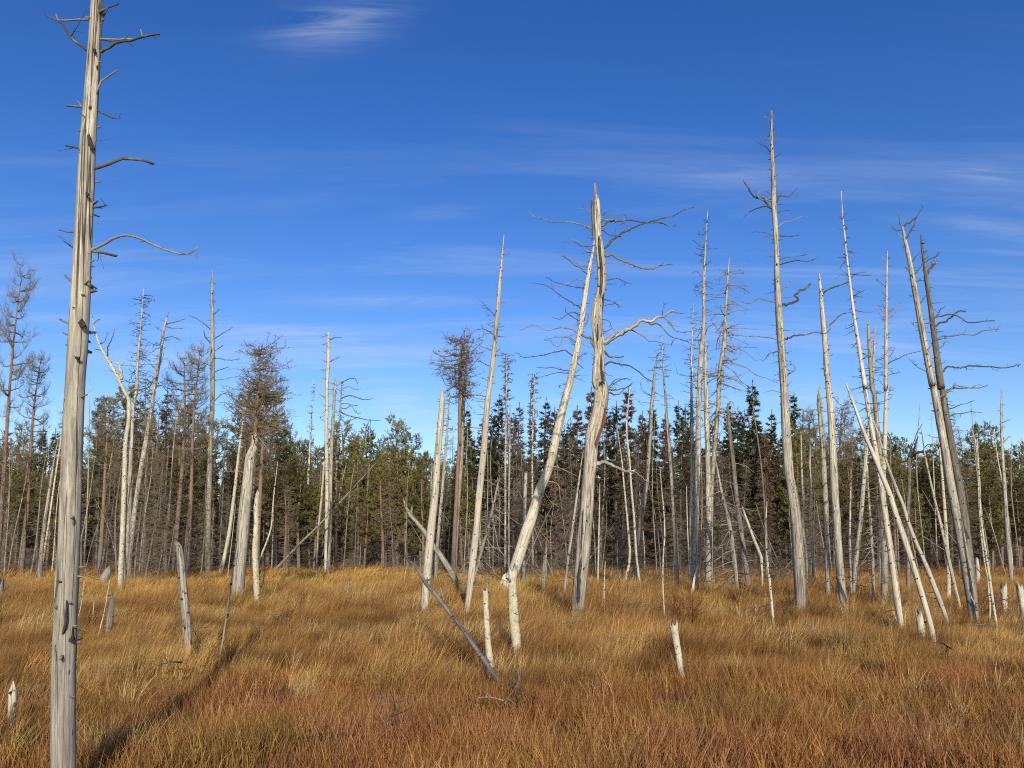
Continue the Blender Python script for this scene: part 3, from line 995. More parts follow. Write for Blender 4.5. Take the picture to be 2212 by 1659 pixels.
FILL_LABEL = {
    'spruce': 'dark green spruce standing in the dense forest edge behind the bog',
    'spruce_brown': 'dead spruce with brown needles in the forest edge behind the bog',
    'spruce_thin': 'half bare spruce with sparse needles in the forest edge',
    'pine': 'green pine in the forest edge behind the grassy bog',
    'pine_thin': 'pine with a thin olive crown in the forest edge',
    'pine_brown': 'dead pine with brown twiggy crown in the forest edge',
    'snag_twiggy': 'grey dead tree with many fine drooping branches in the forest edge',
    'snag_slim': 'slim pale bare trunk standing in the forest edge',
    'birch': 'slim leafless birch standing in the forest edge',
}
USED = []


def place(kind, topx, topy, basex, yd, label=None, variant=None, wide=1.):
    nm, cat, grp = META[kind]
    ps = KINDS[kind][rng.randint(len(KINDS[kind])) if variant is None else variant]
    x0 = at(basex, 1200, yd)[0]
    # height so that its top shows at (topx, topy)
    tp = at(topx, topy, yd)
    gz = float(ground_h(x0, yd))
    b = np.array((x0, yd, gz))
    v = tp - b
    s = np.linalg.norm(v) / 10.0
    q = Vector(v).to_track_quat('Z', 'Y')
    e = (q.to_matrix() @ Matrix.Rotation(rng.rand() * 6.28, 3, 'Z')).to_euler()
    o = empty(nm, b, label or FILL_LABEL.get(kind), cat, grp, e)
    wf = wide * (s ** -.25)
    o.scale = (s * wf, s * wf, s)
    for (pn, me, k) in ps:
        part(pn, me, o, k)
    USED.append((basex, yd))
    return o

# ------------------------------------------------------------------ individual dead trees, stumps and logs
FR = {'V': (0, 0, 1), 'A': (0, 0, .511), 'B': (0, 811, 1 / 3), 'C': (516, 811, 1 / 3), 'D': (1032.4, 811, 1 / 3), 'E': (1548.5, 811, 1 / 3),
      'G': (1069.2, 331.8, .3111), 'H': (1548.5, 221.2, .3777), 'J': (884.8, 663.6, .2), 'K': (1769.5, 1032.2, .2), 'L': (184.3, 737.3, .2),
      'M': (921.6, 1069.1, .13333), 'P': (0, 1253.4, 1 / 3), 'Q': (737.3, 1253.4, 1 / 3), 'S': (1474.7, 1179.7, 1 / 3)}


def px(fr, pts):
    ox, oy, s = FR[fr]
    return [(ox + p[0] * s, oy + p[1] * s) + ((p[2] * s,) if len(p) > 2 else ()) for p in pts]


def hero(name, label, cat, segs, yd=None, mat='snag', br=(), auto=None, top='tip', cracks=None, rough=.07, group=None,
         sides=14, lean=0., bmat=None, foot=True, flare=1.12, extra=None, hg=.22, deps=None):
    pts = [p for fr, ps in segs for p in px(fr, ps)]
    X, Y = pts[-1][:2]
    if yd is None: yd = gdist(X, Y, hg)
    n = len(pts)
    P, Rr = [], []
    for i, (x, y, w) in enumerate(pts):
        dep = yd + lean * (1 - i / (n - 1))
        if deps: dep += float(np.interp(y, [q_[0] for q_ in deps], [q_[1] for q_ in deps]))
        d = ray(x, y); t = dep / d[1]
        P.append(np.array((0, 0, CAMH)) + d * t); Rr.append(max(w - 1.1, w * .6) / FPX * t / 2)
    P.reverse(); Rr.reverse()
    gz = float(ground_h(P[0][0], P[0][1]))
    if foot and P[0][2] > gz - .1:
        dr = unit(P[0] - P[1]) if P[0][2] < 2.5 else np.array((0, 0, -1.))
        if dr[2] > -.3: dr = unit(dr + np.array((0, 0, -.5)))
        k = (P[0][2] - gz + .15) / -dr[2]
        P.insert(0, P[0] + dr * k); Rr.insert(0, Rr[0] * flare)
    P = np.array(P); Rr = np.array(Rr)
    Rr = np.maximum(Rr, .006)
    b = P[0].copy(); b[2] = gz
    o = empty(name, b, label, cat, group)
    far = yd > 24
    BASES.append((float(b[0]), float(b[1])))
    TWMIN[0] = max(.0022, yd * .00028)
    mb = MB()
    step = .07 if yd < 12 else (.12 if yd < 24 else .3)
    P2, R2 = resample(P, Rr, step)
    # small irregularities of the outline
    sd_ = 24 if yd < 9 else (sides if not far else 8)
    tube(mb, P2 - b, R2, sd_, rough, cracks, top)
    bb = MB(); cr = MB()
    seg = np.linalg.norm(np.diff(P2, axis=0), axis=1); cum = np.concatenate([[0], np.cumsum(seg)])
    H = cum[-1]

    def onp(s):
        i = int(np.clip(np.searchsorted(cum, s) - 1, 0, len(seg) - 1)); t = (s - cum[i]) / seg[i]
        return P2[i] * (1 - t) + P2[i + 1] * t, R2[i] * (1 - t) + R2[i + 1] * t

    bm_ = MAT[bmat] if bmat else None
    for it in br:
        fr, ps = it[0], it[1]
        w0 = it[2] if len(it) > 2 else 9
        w1 = it[3] if len(it) > 3 else w0 * .3
        sc = FR[fr][2]
        q = px(fr, ps)
        dep = rng.uniform(-.5, .35)
        Q = [at(q[0][0], q[0][1], yd)]
        for a_, c_ in zip(q[:-1], q[1:]):
            l = math.hypot(a_[0] - c_[0], a_[1] - c_[1]) / FPX * yd
            Q.append(at(c_[0], c_[1], Q[-1][1] + dep * l))
        Q = np.array(Q)
        j = int(np.argmin(np.linalg.norm(P2 - Q[0], axis=1)))
        if np.linalg.norm(P2[j] - Q[0]) < .6: Q = np.vstack([P2[j], Q])
        r0, r1 = w0 * sc / FPX * yd / 2, w1 * sc / FPX * yd / 2
        r0 = max(r0, .008, yd * .0007); r1 = max(r1, .0035, yd * .00032)
        rr = np.linspace(r0, r1, len(Q))
        Q, rr = resample(Q, rr, .16 + .006 * yd)
        if len(Q) > 3: Q[2:] += rng.normal(0, 1, Q[2:].shape) * (.004 + .0010 * yd)
        Qs, rs = resample(Q, rr, .05)
        wob = rng.normal(0, 1, Qs.shape) * .35 * rs[:, None]; wob[0] = 0
        m2 = MB(); tube(m2, Qs + wob - b, rs, 6, .08, top='break' if w1 > 5 else 'tip')
        twigs_on(m2, Qs[2:] - b if len(Qs) > 5 else Qs - b, r0 * .8, r1, 5 if yd > 8 else 4, (.03, .14), 3, True)
        part('branch', m2.mesh('branch', (MAT[mat] if w0 * sc > 8 and yd > 9 else None) or bm_ or MAT['branch_pale' if rng.rand() < .3 else 'branch']), o)
    if auto:
        A = dict(n=3, ln=(.05, .2), z=(.15, 1.), droop=.2, lift=.2, curl=.3, second=3, side=0., taper=.6, r=.011)
        A.update(auto)
        for k in range(rng.poisson((1.5 if A.get('crown') else (1.0 if yd < 8 else 2.8)) * A['n'] * H * (A['z'][1] - A['z'][0]))):
            f = rng.uniform(*A['z'])
            p, r = onp(f * H)
            a = rng.rand() * 6.28
            l = rng.uniform(*A['ln']) * (1 - A['taper'] * f) * (1 if rng.rand() > .3 else .4)
            d = np.array((math.cos(a) + A['side'], math.sin(a) * .9, rng.uniform(-.3, .35)))
            l += r
            Q = wander(p, d, l, 5 if l > .3 else 3, A['curl'], A['droop'], A['lift'])
            r0 = min(r * .45, A['r'] * (.6 + l)); r0 = max(r0, .006, yd * .00042)
            big = l > .42 and not far
            m2 = cr if A.get('crown') else (MB() if big else bb)
            tube(m2, Q - b, np.linspace(r0, r0 * .35, len(Q)), 4 if not far else 3)
            if A['second']: twigs_on(m2, Q - b, r0, r0 * .4, A['second'], (.05, .28 if l > .5 else .12), 3, True)
            if big and not A.get('crown'): part('branch', m2.mesh('branch', bm_ or MAT['branch_pale' if rng.rand() < .4 else 'branch']), o)
    # knots and short snapped stubs on the trunk
    if yd < 24:
        for k in range(int(H * (7 if yd < 9 else 5))):
            p, r = onp(rng.uniform(.12, .98) * H)
            a = rng.rand() * 6.28
            d = unit((math.cos(a), math.sin(a), rng.uniform(-.2, .5)))
            l = rng.uniform(.01, .06)
            tube(bb, np.array([p + d * r * .6, p + d * (r + l * .5), p + d * (r + l)]) - b, np.array([1.5, 1., .7]) * rng.uniform(.005, .014), 5, top='break')
    part('trunk', mb.mesh('trunk', MAT[mat]), o)
    if cr.n: part('crown', cr.mesh('crown', bm_ or MAT['branch'], False), o)
    if bb.n:
        part('twigs', bb.mesh('twigs', bm_ or MAT['branch']), o, 'stuff')
    if extra: extra(o, b, yd, P2, R2)
    return o


def shard(o, b, yd, fr, poly, mat, name='splinter', thick=.03, toward=.0, label=None):
    """a broken slab of wood: an outline with real thickness"""
    q = px(fr, poly)
    F = np.array([at(x, y, yd - toward) for x, y in q]) - b
    n = len(F)
    Bk = F + np.array((0, thick, 0))
    mb = MB()
    V = np.vstack([F, Bk, F.mean(0)[None] - np.array((0, thick * .3, 0)), Bk.mean(0)[None]])
    tr = []
    for i in range(n):
        j = (i + 1) % n
        tr += [(i, j, 2 * n), (j + n, i + n, 2 * n + 1), (i, i + n, j + n), (i, j + n, j)]
    mb.add(V, None, tr, np.stack([V[:, 0], V[:, 1], V[:, 2]], -1))
    return part(name, mb.mesh(name, MAT[mat], False), o, label=label)


# --- the near trunk on the left
hero('dead_pine', 'tall near grey trunk at left, cut off by the top of the picture', 'dead tree',
     [('A', [(425, -330, 34), (416, -160, 42), (410, 0, 50), (398, 210, 54), (385, 430, 60), (372, 600, 66), (362, 800, 70), (350, 1050, 74), (338, 1300, 80), (326, 1500, 83)]),
      ('B', [(490, 0, 122), (470, 400, 130), (455, 900, 136), (432, 1400, 144)]),
      ('P', [(424, 250, 142), (420, 390, 150), (412, 600, 147), (411, 800, 150), (408, 1200, 156), (407, 1260, 160)])], yd=gdist(135, 1750, 0.02), sides=24, rough=.035,
     cracks=[(-1.35, .12, .36, .55, .10), (-1.9, .16, .29, .35, .08), (-.9, .19, .30, .3, .08)],
     auto=dict(n=.7, ln=(.03, .15), r=.009, second=2, z=(.45, 1), droop=0, lift=.2),
     br=[('A', [(368, 212), (300, 155), (270, 105), (240, 80), (200, 60)], 15, 7), ('A', [(245, 85), (237, 62)], 9, 6), ('A', [(425, 85), (455, 45), (500, 12)], 12, 8),
         ('A', [(428, 218), (490, 195), (560, 170), (630, 152), (675, 147)], 16, 10), ('A', [(605, 160), (595, 125)], 6, 5), ('A', [(540, 178), (562, 196)], 8, 5),
         ('A', [(388, 445), (410, 390), (440, 340), (485, 290)], 15, 8), ('A', [(345, 455), (285, 448)], 13, 10), ('A', [(348, 455), (332, 430)], 9, 7),
         ('A', [(410, 465), (470, 490), (512, 510)], 10, 5), ('A', [(380, 625), (374, 567)], 17, 14), ('A', [(335, 625), (283, 618)], 9, 7),
         ('A', [(408, 705), (460, 690), (530, 680), (600, 682), (635, 688)], 20, 11), ('A', [(395, 880), (450, 870)], 12, 7), ('A', [(395, 905), (415, 915)], 9, 7),
         ('A', [(318, 985), (250, 970)], 9, 5), ('A', [(318, 1050), (270, 1020)], 10, 4), ('A', [(390, 1055), (450, 1025), (510, 992), (570, 1005), (640, 1025), (700, 1050), (760, 1070), (820, 1058), (847, 1033)], 15, 6),
         ('A', [(395, 1060), (440, 1064), (485, 1070)], 15, 11), ('A', [(308, 1190), (280, 1168)], 14, 11), ('A', [(362, 1190), (408, 1218)], 11, 7), ('A', [(290, 1370), (252, 1350)], 12, 8),
         ('A', [(345, 1380), (340, 1350)], 12, 8), ('B', [(520, 670), (565, 665)], 9, 4), ('B', [(510, 1300), (565, 1310)], 8, 4)],
     extra=lambda o, b, yd, P2, R2: (
         shard(o, b, yd, 'P', [(429, 130), (432, 190), (430, 260), (423, 310), (410, 340), (398, 352), (410, 325), (421, 270), (426, 200)], 'snag_black', name='crack', thick=.015, toward=.088, label='long black crack above the old break'),
         shard(o, b, yd, 'P', [(440, 398), (455, 392), (468, 380), (467, 330), (470, 300), (473, 340), (474, 385), (460, 400)], 'snag_black', name='crack', thick=.015, toward=.078),
         shard(o, b, yd, 'P', [(352, 420), (364, 440), (372, 500), (368, 540), (364, 480), (356, 440)], 'snag_black', name='crack', thick=.015, toward=.07),
         shard(o, b, yd, 'A', [(368, 570), (376, 565), (382, 585), (398, 625), (392, 632), (372, 615)], 'snag_black', name='hole', thick=.015, toward=.075, label='black woodpecker hole'),
         shard(o, b, yd, 'A', [(360, 815), (370, 812), (373, 824), (364, 830)], 'snag_black', name='hole', thick=.015, toward=.085),
         shard(o, b, yd, 'A', [(328, 1365), (345, 1345), (362, 1375), (342, 1385)], 'snag_black', name='hole', thick=.015, toward=.09),
         shard(o, b, yd, 'A', [(392, 205), (402, 203), (403, 222), (394, 220)], 'snag_black', name='hole', thick=.015, toward=.065),
         shard(o, b, yd, 'A', [(314, 1505), (335, 1508), (330, 1520), (318, 1518)], 'snag_black', name='hole', thick=.015, toward=.095)))

# --- group on the left
hero('dead_pine', 'slender upright bare snag left of the conical brown pine, dark branch stubs near its top', 'dead tree',
     [('V', [(459, 582, 3), (458, 640, 7), (459, 700, 9), (459, 760, 11), (459, 811, 11)]), ('B', [(1375, 200, 33), (1358, 600, 37), (1348, 1000, 40), (1345, 1300, 44)])], mat='snag_warm',
     auto=dict(n=2.2, ln=(.1, .45), z=(.35, .98)),
     br=[('A', [(893, 1395), (850, 1355), (800, 1335)], 6), ('A', [(890, 1450), (865, 1420), (862, 1395)], 8), ('A', [(908, 1430), (945, 1405), (985, 1388)], 6), ('A', [(908, 1515), (1020, 1518)], 4),
         ('A', [(905, 1330), (930, 1305)], 6), ('L', [(1385, 650), (1480, 595), (1600, 575), (1850, 580)], 14), ('L', [(1400, 950), (1470, 880), (1600, 850)], 10), ('L', [(1400, 420), (1500, 410), (1600, 390), (1700, 385)], 9),
         ('L', [(1370, 1290), (1440, 1240), (1480, 1205)], 9), ('L', [(1405, 100), (1490, 45)], 11), ('L', [(1400, 330), (1480, 300), (1560, 275)], 7), ('L', [(1385, 240), (1375, 180), (1360, 60)], 14), ('L', [(1370, 270), (1260, 230)], 6)])
hero('dead_pine', 'weathered snag leaning right with claw-like top branches, left of the slender upright one', 'dead tree',
     [('A', [(706, 1345, 8), (692, 1400, 14), (670, 1540, 19), (648, 1659, 22)]), ('B', [(985, 200, 28), (950, 400, 31), (905, 650, 32), (870, 900, 34), (840, 1150, 36), (832, 1260, 38)])], yd=36,
     auto=dict(n=4, ln=(.3, 1.1), z=(.62, 1), curl=.4, lift=.3, second=4),
     br=[('A', [(700, 1370), (740, 1355), (780, 1345)], 5), ('A', [(698, 1380), (735, 1385), (775, 1388)], 5), ('A', [(690, 1430), (730, 1425), (765, 1440)], 5), ('A', [(704, 1360), (712, 1320)], 5),
         ('L', [(790, 480), (840, 500), (890, 545)], 15), ('L', [(760, 750), (800, 820)], 13), ('L', [(760, 300), (715, 260)], 14), ('L', [(750, 350), (690, 335), (640, 360), (580, 400)], 9)])
hero('dead_spruce', 'needle-thin tall snag with many level side twigs, above the white birch trunk at left', 'dead tree',
     [('A', [(607, 1222, 4), (598, 1350, 9), (585, 1500, 14), (575, 1659, 17)]), ('B', [(865, 200, 22), (850, 500, 26), (838, 800, 28), (825, 1100, 30), (818, 1290, 32)])], yd=33, bmat='branch',
     auto=dict(n=9, ln=(.3, 1.2), z=(.45, .98), droop=.25, lift=.1, curl=.22, second=5, taper=.55))
hero('dead_birch', 'white barked dead birch with crooked forked black-and-white top, at left beyond the near trunk', 'birch',
     [('A', [(390, 1337, 5), (400, 1390, 7), (420, 1455, 10), (450, 1510, 14), (490, 1580, 18)]), ('B', [(785, 60, 20), (812, 115, 24), (835, 160, 28), (833, 300, 28), (815, 420, 28), (808, 600, 32), (802, 800, 33), (795, 1000, 34), (785, 1200, 36), (775, 1430, 36)])],
     mat='birch', bmat='branch', auto=dict(n=1.6, ln=(.1, .5), z=(.5, 1), curl=.5),
     br=[('A', [(425, 1480), (400, 1475)], 8), ('A', [(455, 1500), (460, 1460), (470, 1430), (485, 1395)], 9), ('A', [(395, 1370), (415, 1350), (430, 1355)], 5), ('B', [(830, 130), (880, 100), (930, 88), (970, 60), (950, 20)], 16),
         ('A', [(512, 1600), (510, 1560), (500, 1525)], 18, 11), ('B', [(812, 400), (770, 450), (690, 480)], 10), ('A', [(420, 1455), (440, 1440), (450, 1400)], 6)])
hero('dead_pine', 'thin tapering bare pole just right of the near trunk, leaning right', 'dead tree',
     [('B', [(382, 400, 9), (350, 550, 16), (320, 750, 21), (290, 950, 25), (268, 1150, 28), (258, 1310, 32)])], auto=dict(n=4, ln=(.2, .9), z=(.2, .9), droop=.2), yd=31)
hero('snapped_pine', 'short pale broken trunk with orange split wood at its foot, beside the long shadow', 'dead tree',
     [('B', [(1152, 1090, 20), (1160, 1110, 40), (1172, 1200, 50), (1190, 1400, 55), (1213, 1650, 58)]), ('P', [(1208, 300, 58), (1218, 400, 54), (1220, 480, 44)])], mat='snag_warm', top='break', rough=.09, flare=.8,
     auto=dict(n=2, ln=(.04, .1)), cracks=[(-1.5, .3, .9, .25, .12)],
     extra=lambda o, b, yd, P2, R2: shard(o, b, yd, 'P', [(1210, 380), (1228, 385), (1238, 440), (1228, 490), (1206, 470), (1212, 425)], 'split', toward=.12, label='orange split wood at the foot'))
def bare_wood(o, b, yd, P2, R2):
    """the bark has fallen off the lower trunk: pale wood up to a torn edge"""
    zt = at(545, 935, yd)[2]
    k = int(np.searchsorted(P2[:, 2], zt))
    m = MB(); tube(m, P2[:k] - b, R2[:k] * 1.05 + .004, 18, .03, None, 'break')
    part('bare_wood', m.mesh('bare_wood', MAT['snag']), o, label='pale barkless lower trunk with a torn upper edge')


hero('dead_pine', 'brown pine with dense conical twig crown, orange upper bark and pale barkless lower trunk', 'pine',
     [('L', [(1900, 45, 5), (1890, 200, 14), (1880, 400, 24), (1868, 560, 34), (1846, 800, 48), (1838, 950, 54), (1822, 1140, 76)]), ('C', [(74, 520, 56), (60, 650, 62), (40, 850, 72), (18, 1100, 76), (0, 1300, 76), (-12, 1460, 80)])], mat='pine_bark', bmat='twig_brown', rough=.05,
     auto=dict(crown=1, n=60, ln=(.6, 1.6), z=(.64, .99), curl=.3, droop=.12, lift=.4, second=17, taper=.5, r=.012), extra=bare_wood,
     br=[('L', [(1720, 1440), (1690, 1415), (1660, 1405)], 8), ('L', [(1830, 640), (1740, 700), (1600, 690), (1450, 650)], 12), ('L', [(1870, 850), (1960, 840), (2100, 850), (2180, 840)], 12), ('L', [(1840, 520), (1720, 560), (1600, 560)], 12)])
hero('dead_pine', 'thin white pole leaning right across the brown pine crown', 'dead tree',
     [('V', [(545, 782, 3)]), ('C', [(75, 0, 9), (50, 150, 14), (20, 350, 18), (0, 500, 20)]), ('B', [(1520, 750, 24), (1480, 1050, 28), (1425, 1300, 32)])], mat='snag_pale', auto=dict(n=2.5, ln=(.1, .6), z=(.1, .9)),
     br=[('C', [(0, 620), (-100, 620)], 7)])
hero('stick', 'thin straight stick leaning in the grass before the barkless lower trunk', 'stick',
     [('B', [(1548, 1000, 7), (1520, 1180, 10), (1490, 1400, 13), (1462, 1600, 15), (1430, 1800, 16)])], auto=dict(n=3, ln=(.02, .08)), sides=8)
hero('birch_stub', 'lichen-crusted birch trunk stub with a blunt top right of the barkless trunk', 'birch',
     [('C', [(122, 762, 26), (112, 850, 36), (115, 930, 36), (108, 1050, 38), (104, 1150, 42), (108, 1250, 44), (115, 1400, 42), (116, 1490, 38)])], mat='birch', bmat='branch', top='break', rough=.12, auto=dict(n=3, ln=(.04, .14)))
hero('slim_birch', 'thin curving pale birch growing up beside the lichen-crusted stub', 'birch',
     [('C', [(252, 560, 5), (235, 700, 9), (220, 850, 12), (210, 980, 14), (180, 1080, 14), (150, 1150, 16), (132, 1195, 20), (125, 1300, 16), (122, 1480, 14)])], mat='birch', auto=dict(n=2.5, ln=(.1, .5), z=(.2, 1)))
hero('stick', 'thin blackened stick standing beside the lichen-crusted stub', 'stick', [('C', [(190, 1040, 5), (180, 1140, 8), (166, 1260, 10), (155, 1385, 11)])], mat='snag_black', sides=6)
hero('stump', 'tiny pale stump poking from the grass right of the lichen-crusted stub', 'stump', [('C', [(208, 1435, 16), (206, 1455, 26), (200, 1478, 30), (198, 1500, 30)])], mat='snag_pale', top='break', hg=.12)
hero('dead_pine', 'straight pale snag with a flat snapped tip, tallest of the cluster left of centre', 'dead tree',
     [('V', [(708, 719, 5), (709, 740, 8), (709, 780, 9), (706, 830, 10)]), ('C', [(572, 150, 27), (567, 350, 27), (570, 600, 28), (570, 900, 30), (566, 1150, 31), (562, 1290, 32)])], mat='snag_pale', top='break',
     auto=dict(n=2, ln=(.1, .7), z=(.3, 1)), br=[('V', [(711, 735), (724, 728), (737, 726)], 3), ('V', [(711, 782), (722, 776), (732, 771)], 3), ('C', [(555, 140), (520, 120)], 12), ('C', [(560, 300), (520, 280), (530, 265)], 8), ('C', [(545, 590), (500, 500), (480, 440)], 9)])
hero('dead_pine', 'blunt-topped snag standing right behind the flat-tipped pale one', 'dead tree',
     [('C', [(628, 22, 16), (622, 90, 22), (612, 250, 24), (600, 500, 26), (592, 800, 28), (585, 1100, 30), (580, 1260, 30)])], top='break', auto=dict(n=3, ln=(.2, .9), z=(.3, 1)), yd=37)
hero('dead_pine', 'snag with a mop of curly bare branches bending right at its top', 'dead tree',
     [('C', [(668, 40, 6), (662, 120, 11), (655, 250, 14), (645, 380, 16), (638, 520, 18), (628, 750, 21), (612, 950, 24), (598, 1150, 26), (592, 1240, 28)])], mat='snag_warm',
     auto=dict(n=3, ln=(.2, .8), z=(.4, 1), side=.5),
     br=[('C', [(665, 50), (700, 30), (750, 30), (770, 50)], 8), ('C', [(665, 90), (710, 70), (760, 90), (800, 90)], 8), ('C', [(660, 150), (720, 130), (780, 150), (820, 160), (880, 145)], 9), ('C', [(660, 180), (720, 190), (760, 240), (790, 240)], 8),
         ('C', [(655, 230), (700, 260), (780, 280), (850, 285), (915, 290)], 9), ('C', [(655, 260), (690, 300), (740, 290), (790, 260)], 7), ('C', [(655, 210), (690, 220), (730, 200), (770, 190)], 7), ('C', [(650, 300), (600, 350), (560, 400)], 8), ('C', [(850, 285), (855, 310)], 4), ('C', [(660, 100), (630, 80), (600, 110)], 6)])
hero('dead_spruce', 'very thin faint snag with short side twigs left of the flat-tipped pale snag', 'dead tree',
     [('C', [(486, 25, 3), (480, 150, 7), (468, 300, 11), (455, 550, 17), (442, 800, 21), (428, 1000, 23), (420, 1270, 25)])], auto=dict(n=7, ln=(.15, .7), z=(.2, .98), second=3))
hero('dead_pine', 'grey trunk with drooping lower twigs between the thin faint snag and the flat-tipped one', 'dead tree', [('C', [(552, 560, 14), (535, 800, 20), (515, 1000, 17), (505, 1200, 14), (500, 1330, 12)])], auto=dict(n=3, ln=(.2, .8)))
hero('leaning_log', 'long bare pole lying aslant against the trees, its thin end up to the right', 'fallen trunk',
     [('V', [(811, 1001, 2.2), (770, 1046, 3.2), (729, 1091, 4), (690, 1133, 5), (650, 1172, 6), (613, 1211, 7)])], yd=39, mat='snag_warm', auto=dict(n=3, ln=(.1, .5)), foot=True)
hero('rotten_stick', 'crumbling broken stub sticking out of the golden grass left of centre', 'stump', [('C', [(722, 1285, 5), (712, 1350, 14), (705, 1400, 16), (692, 1450, 12)])], mat='snag_warm', top='break', auto=dict(n=8, ln=(.05, .2)), hg=.15)
hero('stump', 'tiny whitish stump in the grass just left of the plank-straight snapped trunk', 'stump', [('C', [(1066, 1500, 14), (1067, 1520, 22), (1067, 1540, 22)])], mat='snag_pale', top='break', hg=.1)
# --- middle
hero('snapped_pine', 'plank-straight pale snapped trunk leaning right, tapering to a chisel point at centre left', 'dead tree',
     [('C', [(1314, 82, 6), (1318, 118, 22), (1318, 150, 36), (1308, 300, 44), (1290, 500, 47), (1272, 750, 50), (1250, 950, 54), (1226, 1200, 58), (1210, 1400, 54), (1204, 1500, 50)])], mat='snag_pale', rough=.05, auto=dict(n=1.2, ln=(.04, .15)),
     cracks=[(-1.2, .25, .8, .15, .06)])
hero('dead_pine', 'thin crooked snag standing behind the plank-straight snapped trunk', 'dead tree',
     [('C', [(1370, 75, 5), (1358, 230, 13), (1342, 450, 19), (1322, 700, 23), (1300, 950, 26), (1282, 1150, 28), (1278, 1250, 28)])], auto=dict(n=5, ln=(.2, 1.1), z=(.3, 1), second=4), yd=33)
hero('fallen_log', 'thick bent grey dead trunk lying aslant behind the plank-straight one, short fork near its top', 'fallen trunk',
     [('C', [(1065, 800, 8), (1080, 850, 20), (1110, 905, 28), (1150, 950, 32), (1200, 1010, 35), (1250, 1090, 37), (1310, 1170, 40), (1360, 1250, 42), (1430, 1370, 46)])], mat='snag_warm', foot=True, yd=25,
     br=[('C', [(1115, 915), (1122, 855)], 22, 14), ('C', [(1210, 1000), (1170, 1050)], 9)], auto=dict(n=2, ln=(.05, .3)))
hero('fallen_log', 'dark grey lichen-spotted log leaning down to the right into the grass at centre', 'fallen trunk',
     [('C', [(1075, 1165, 8), (1100, 1200, 16), (1150, 1245, 22), (1210, 1345, 28), (1270, 1415, 30)]), ('Q', [(740, 258, 29), (800, 335, 32), (850, 410, 33), (940, 540, 34), (1000, 625, 32), (1045, 700, 26)])], mat='snag_dark', hg=.2, lean=3.2,
     auto=dict(n=5, ln=(.03, .16), z=(.1, 1)), br=[('C', [(1110, 1200), (1085, 1180), (1068, 1150)], 9), ('Q', [(665, 150), (655, 90), (640, 45)], 7), ('Q', [(750, 290), (735, 295)], 9)])
hero('birch_stub', 'short white birch stub at centre beside the dark leaning log', 'birch', [('Q', [(932, 68, 38), (936, 130, 40), (941, 250, 41), (950, 400, 44), (964, 520, 50), (970, 570, 46)])], mat='birch', top='break', rough=.06, auto=dict(n=3, ln=(.03, .08)), flare=1.0)
hero('broken_birch', 'stout yellowish birch trunk broken off at waist height before the big leaning dead tree', 'birch',
     [('M', [(1400, 1255, 170)]), ('D', [(225, 1330, 58), (225, 1450, 60), (236, 1600, 62)]), ('Q', [(1112, 120, 64), (1118, 250, 64), (1130, 350, 66), (1136, 440, 62), (1138, 490, 56)])], mat='birch', top='break', rough=.08, flare=.95, auto=dict(n=3, ln=(.04, .2)))
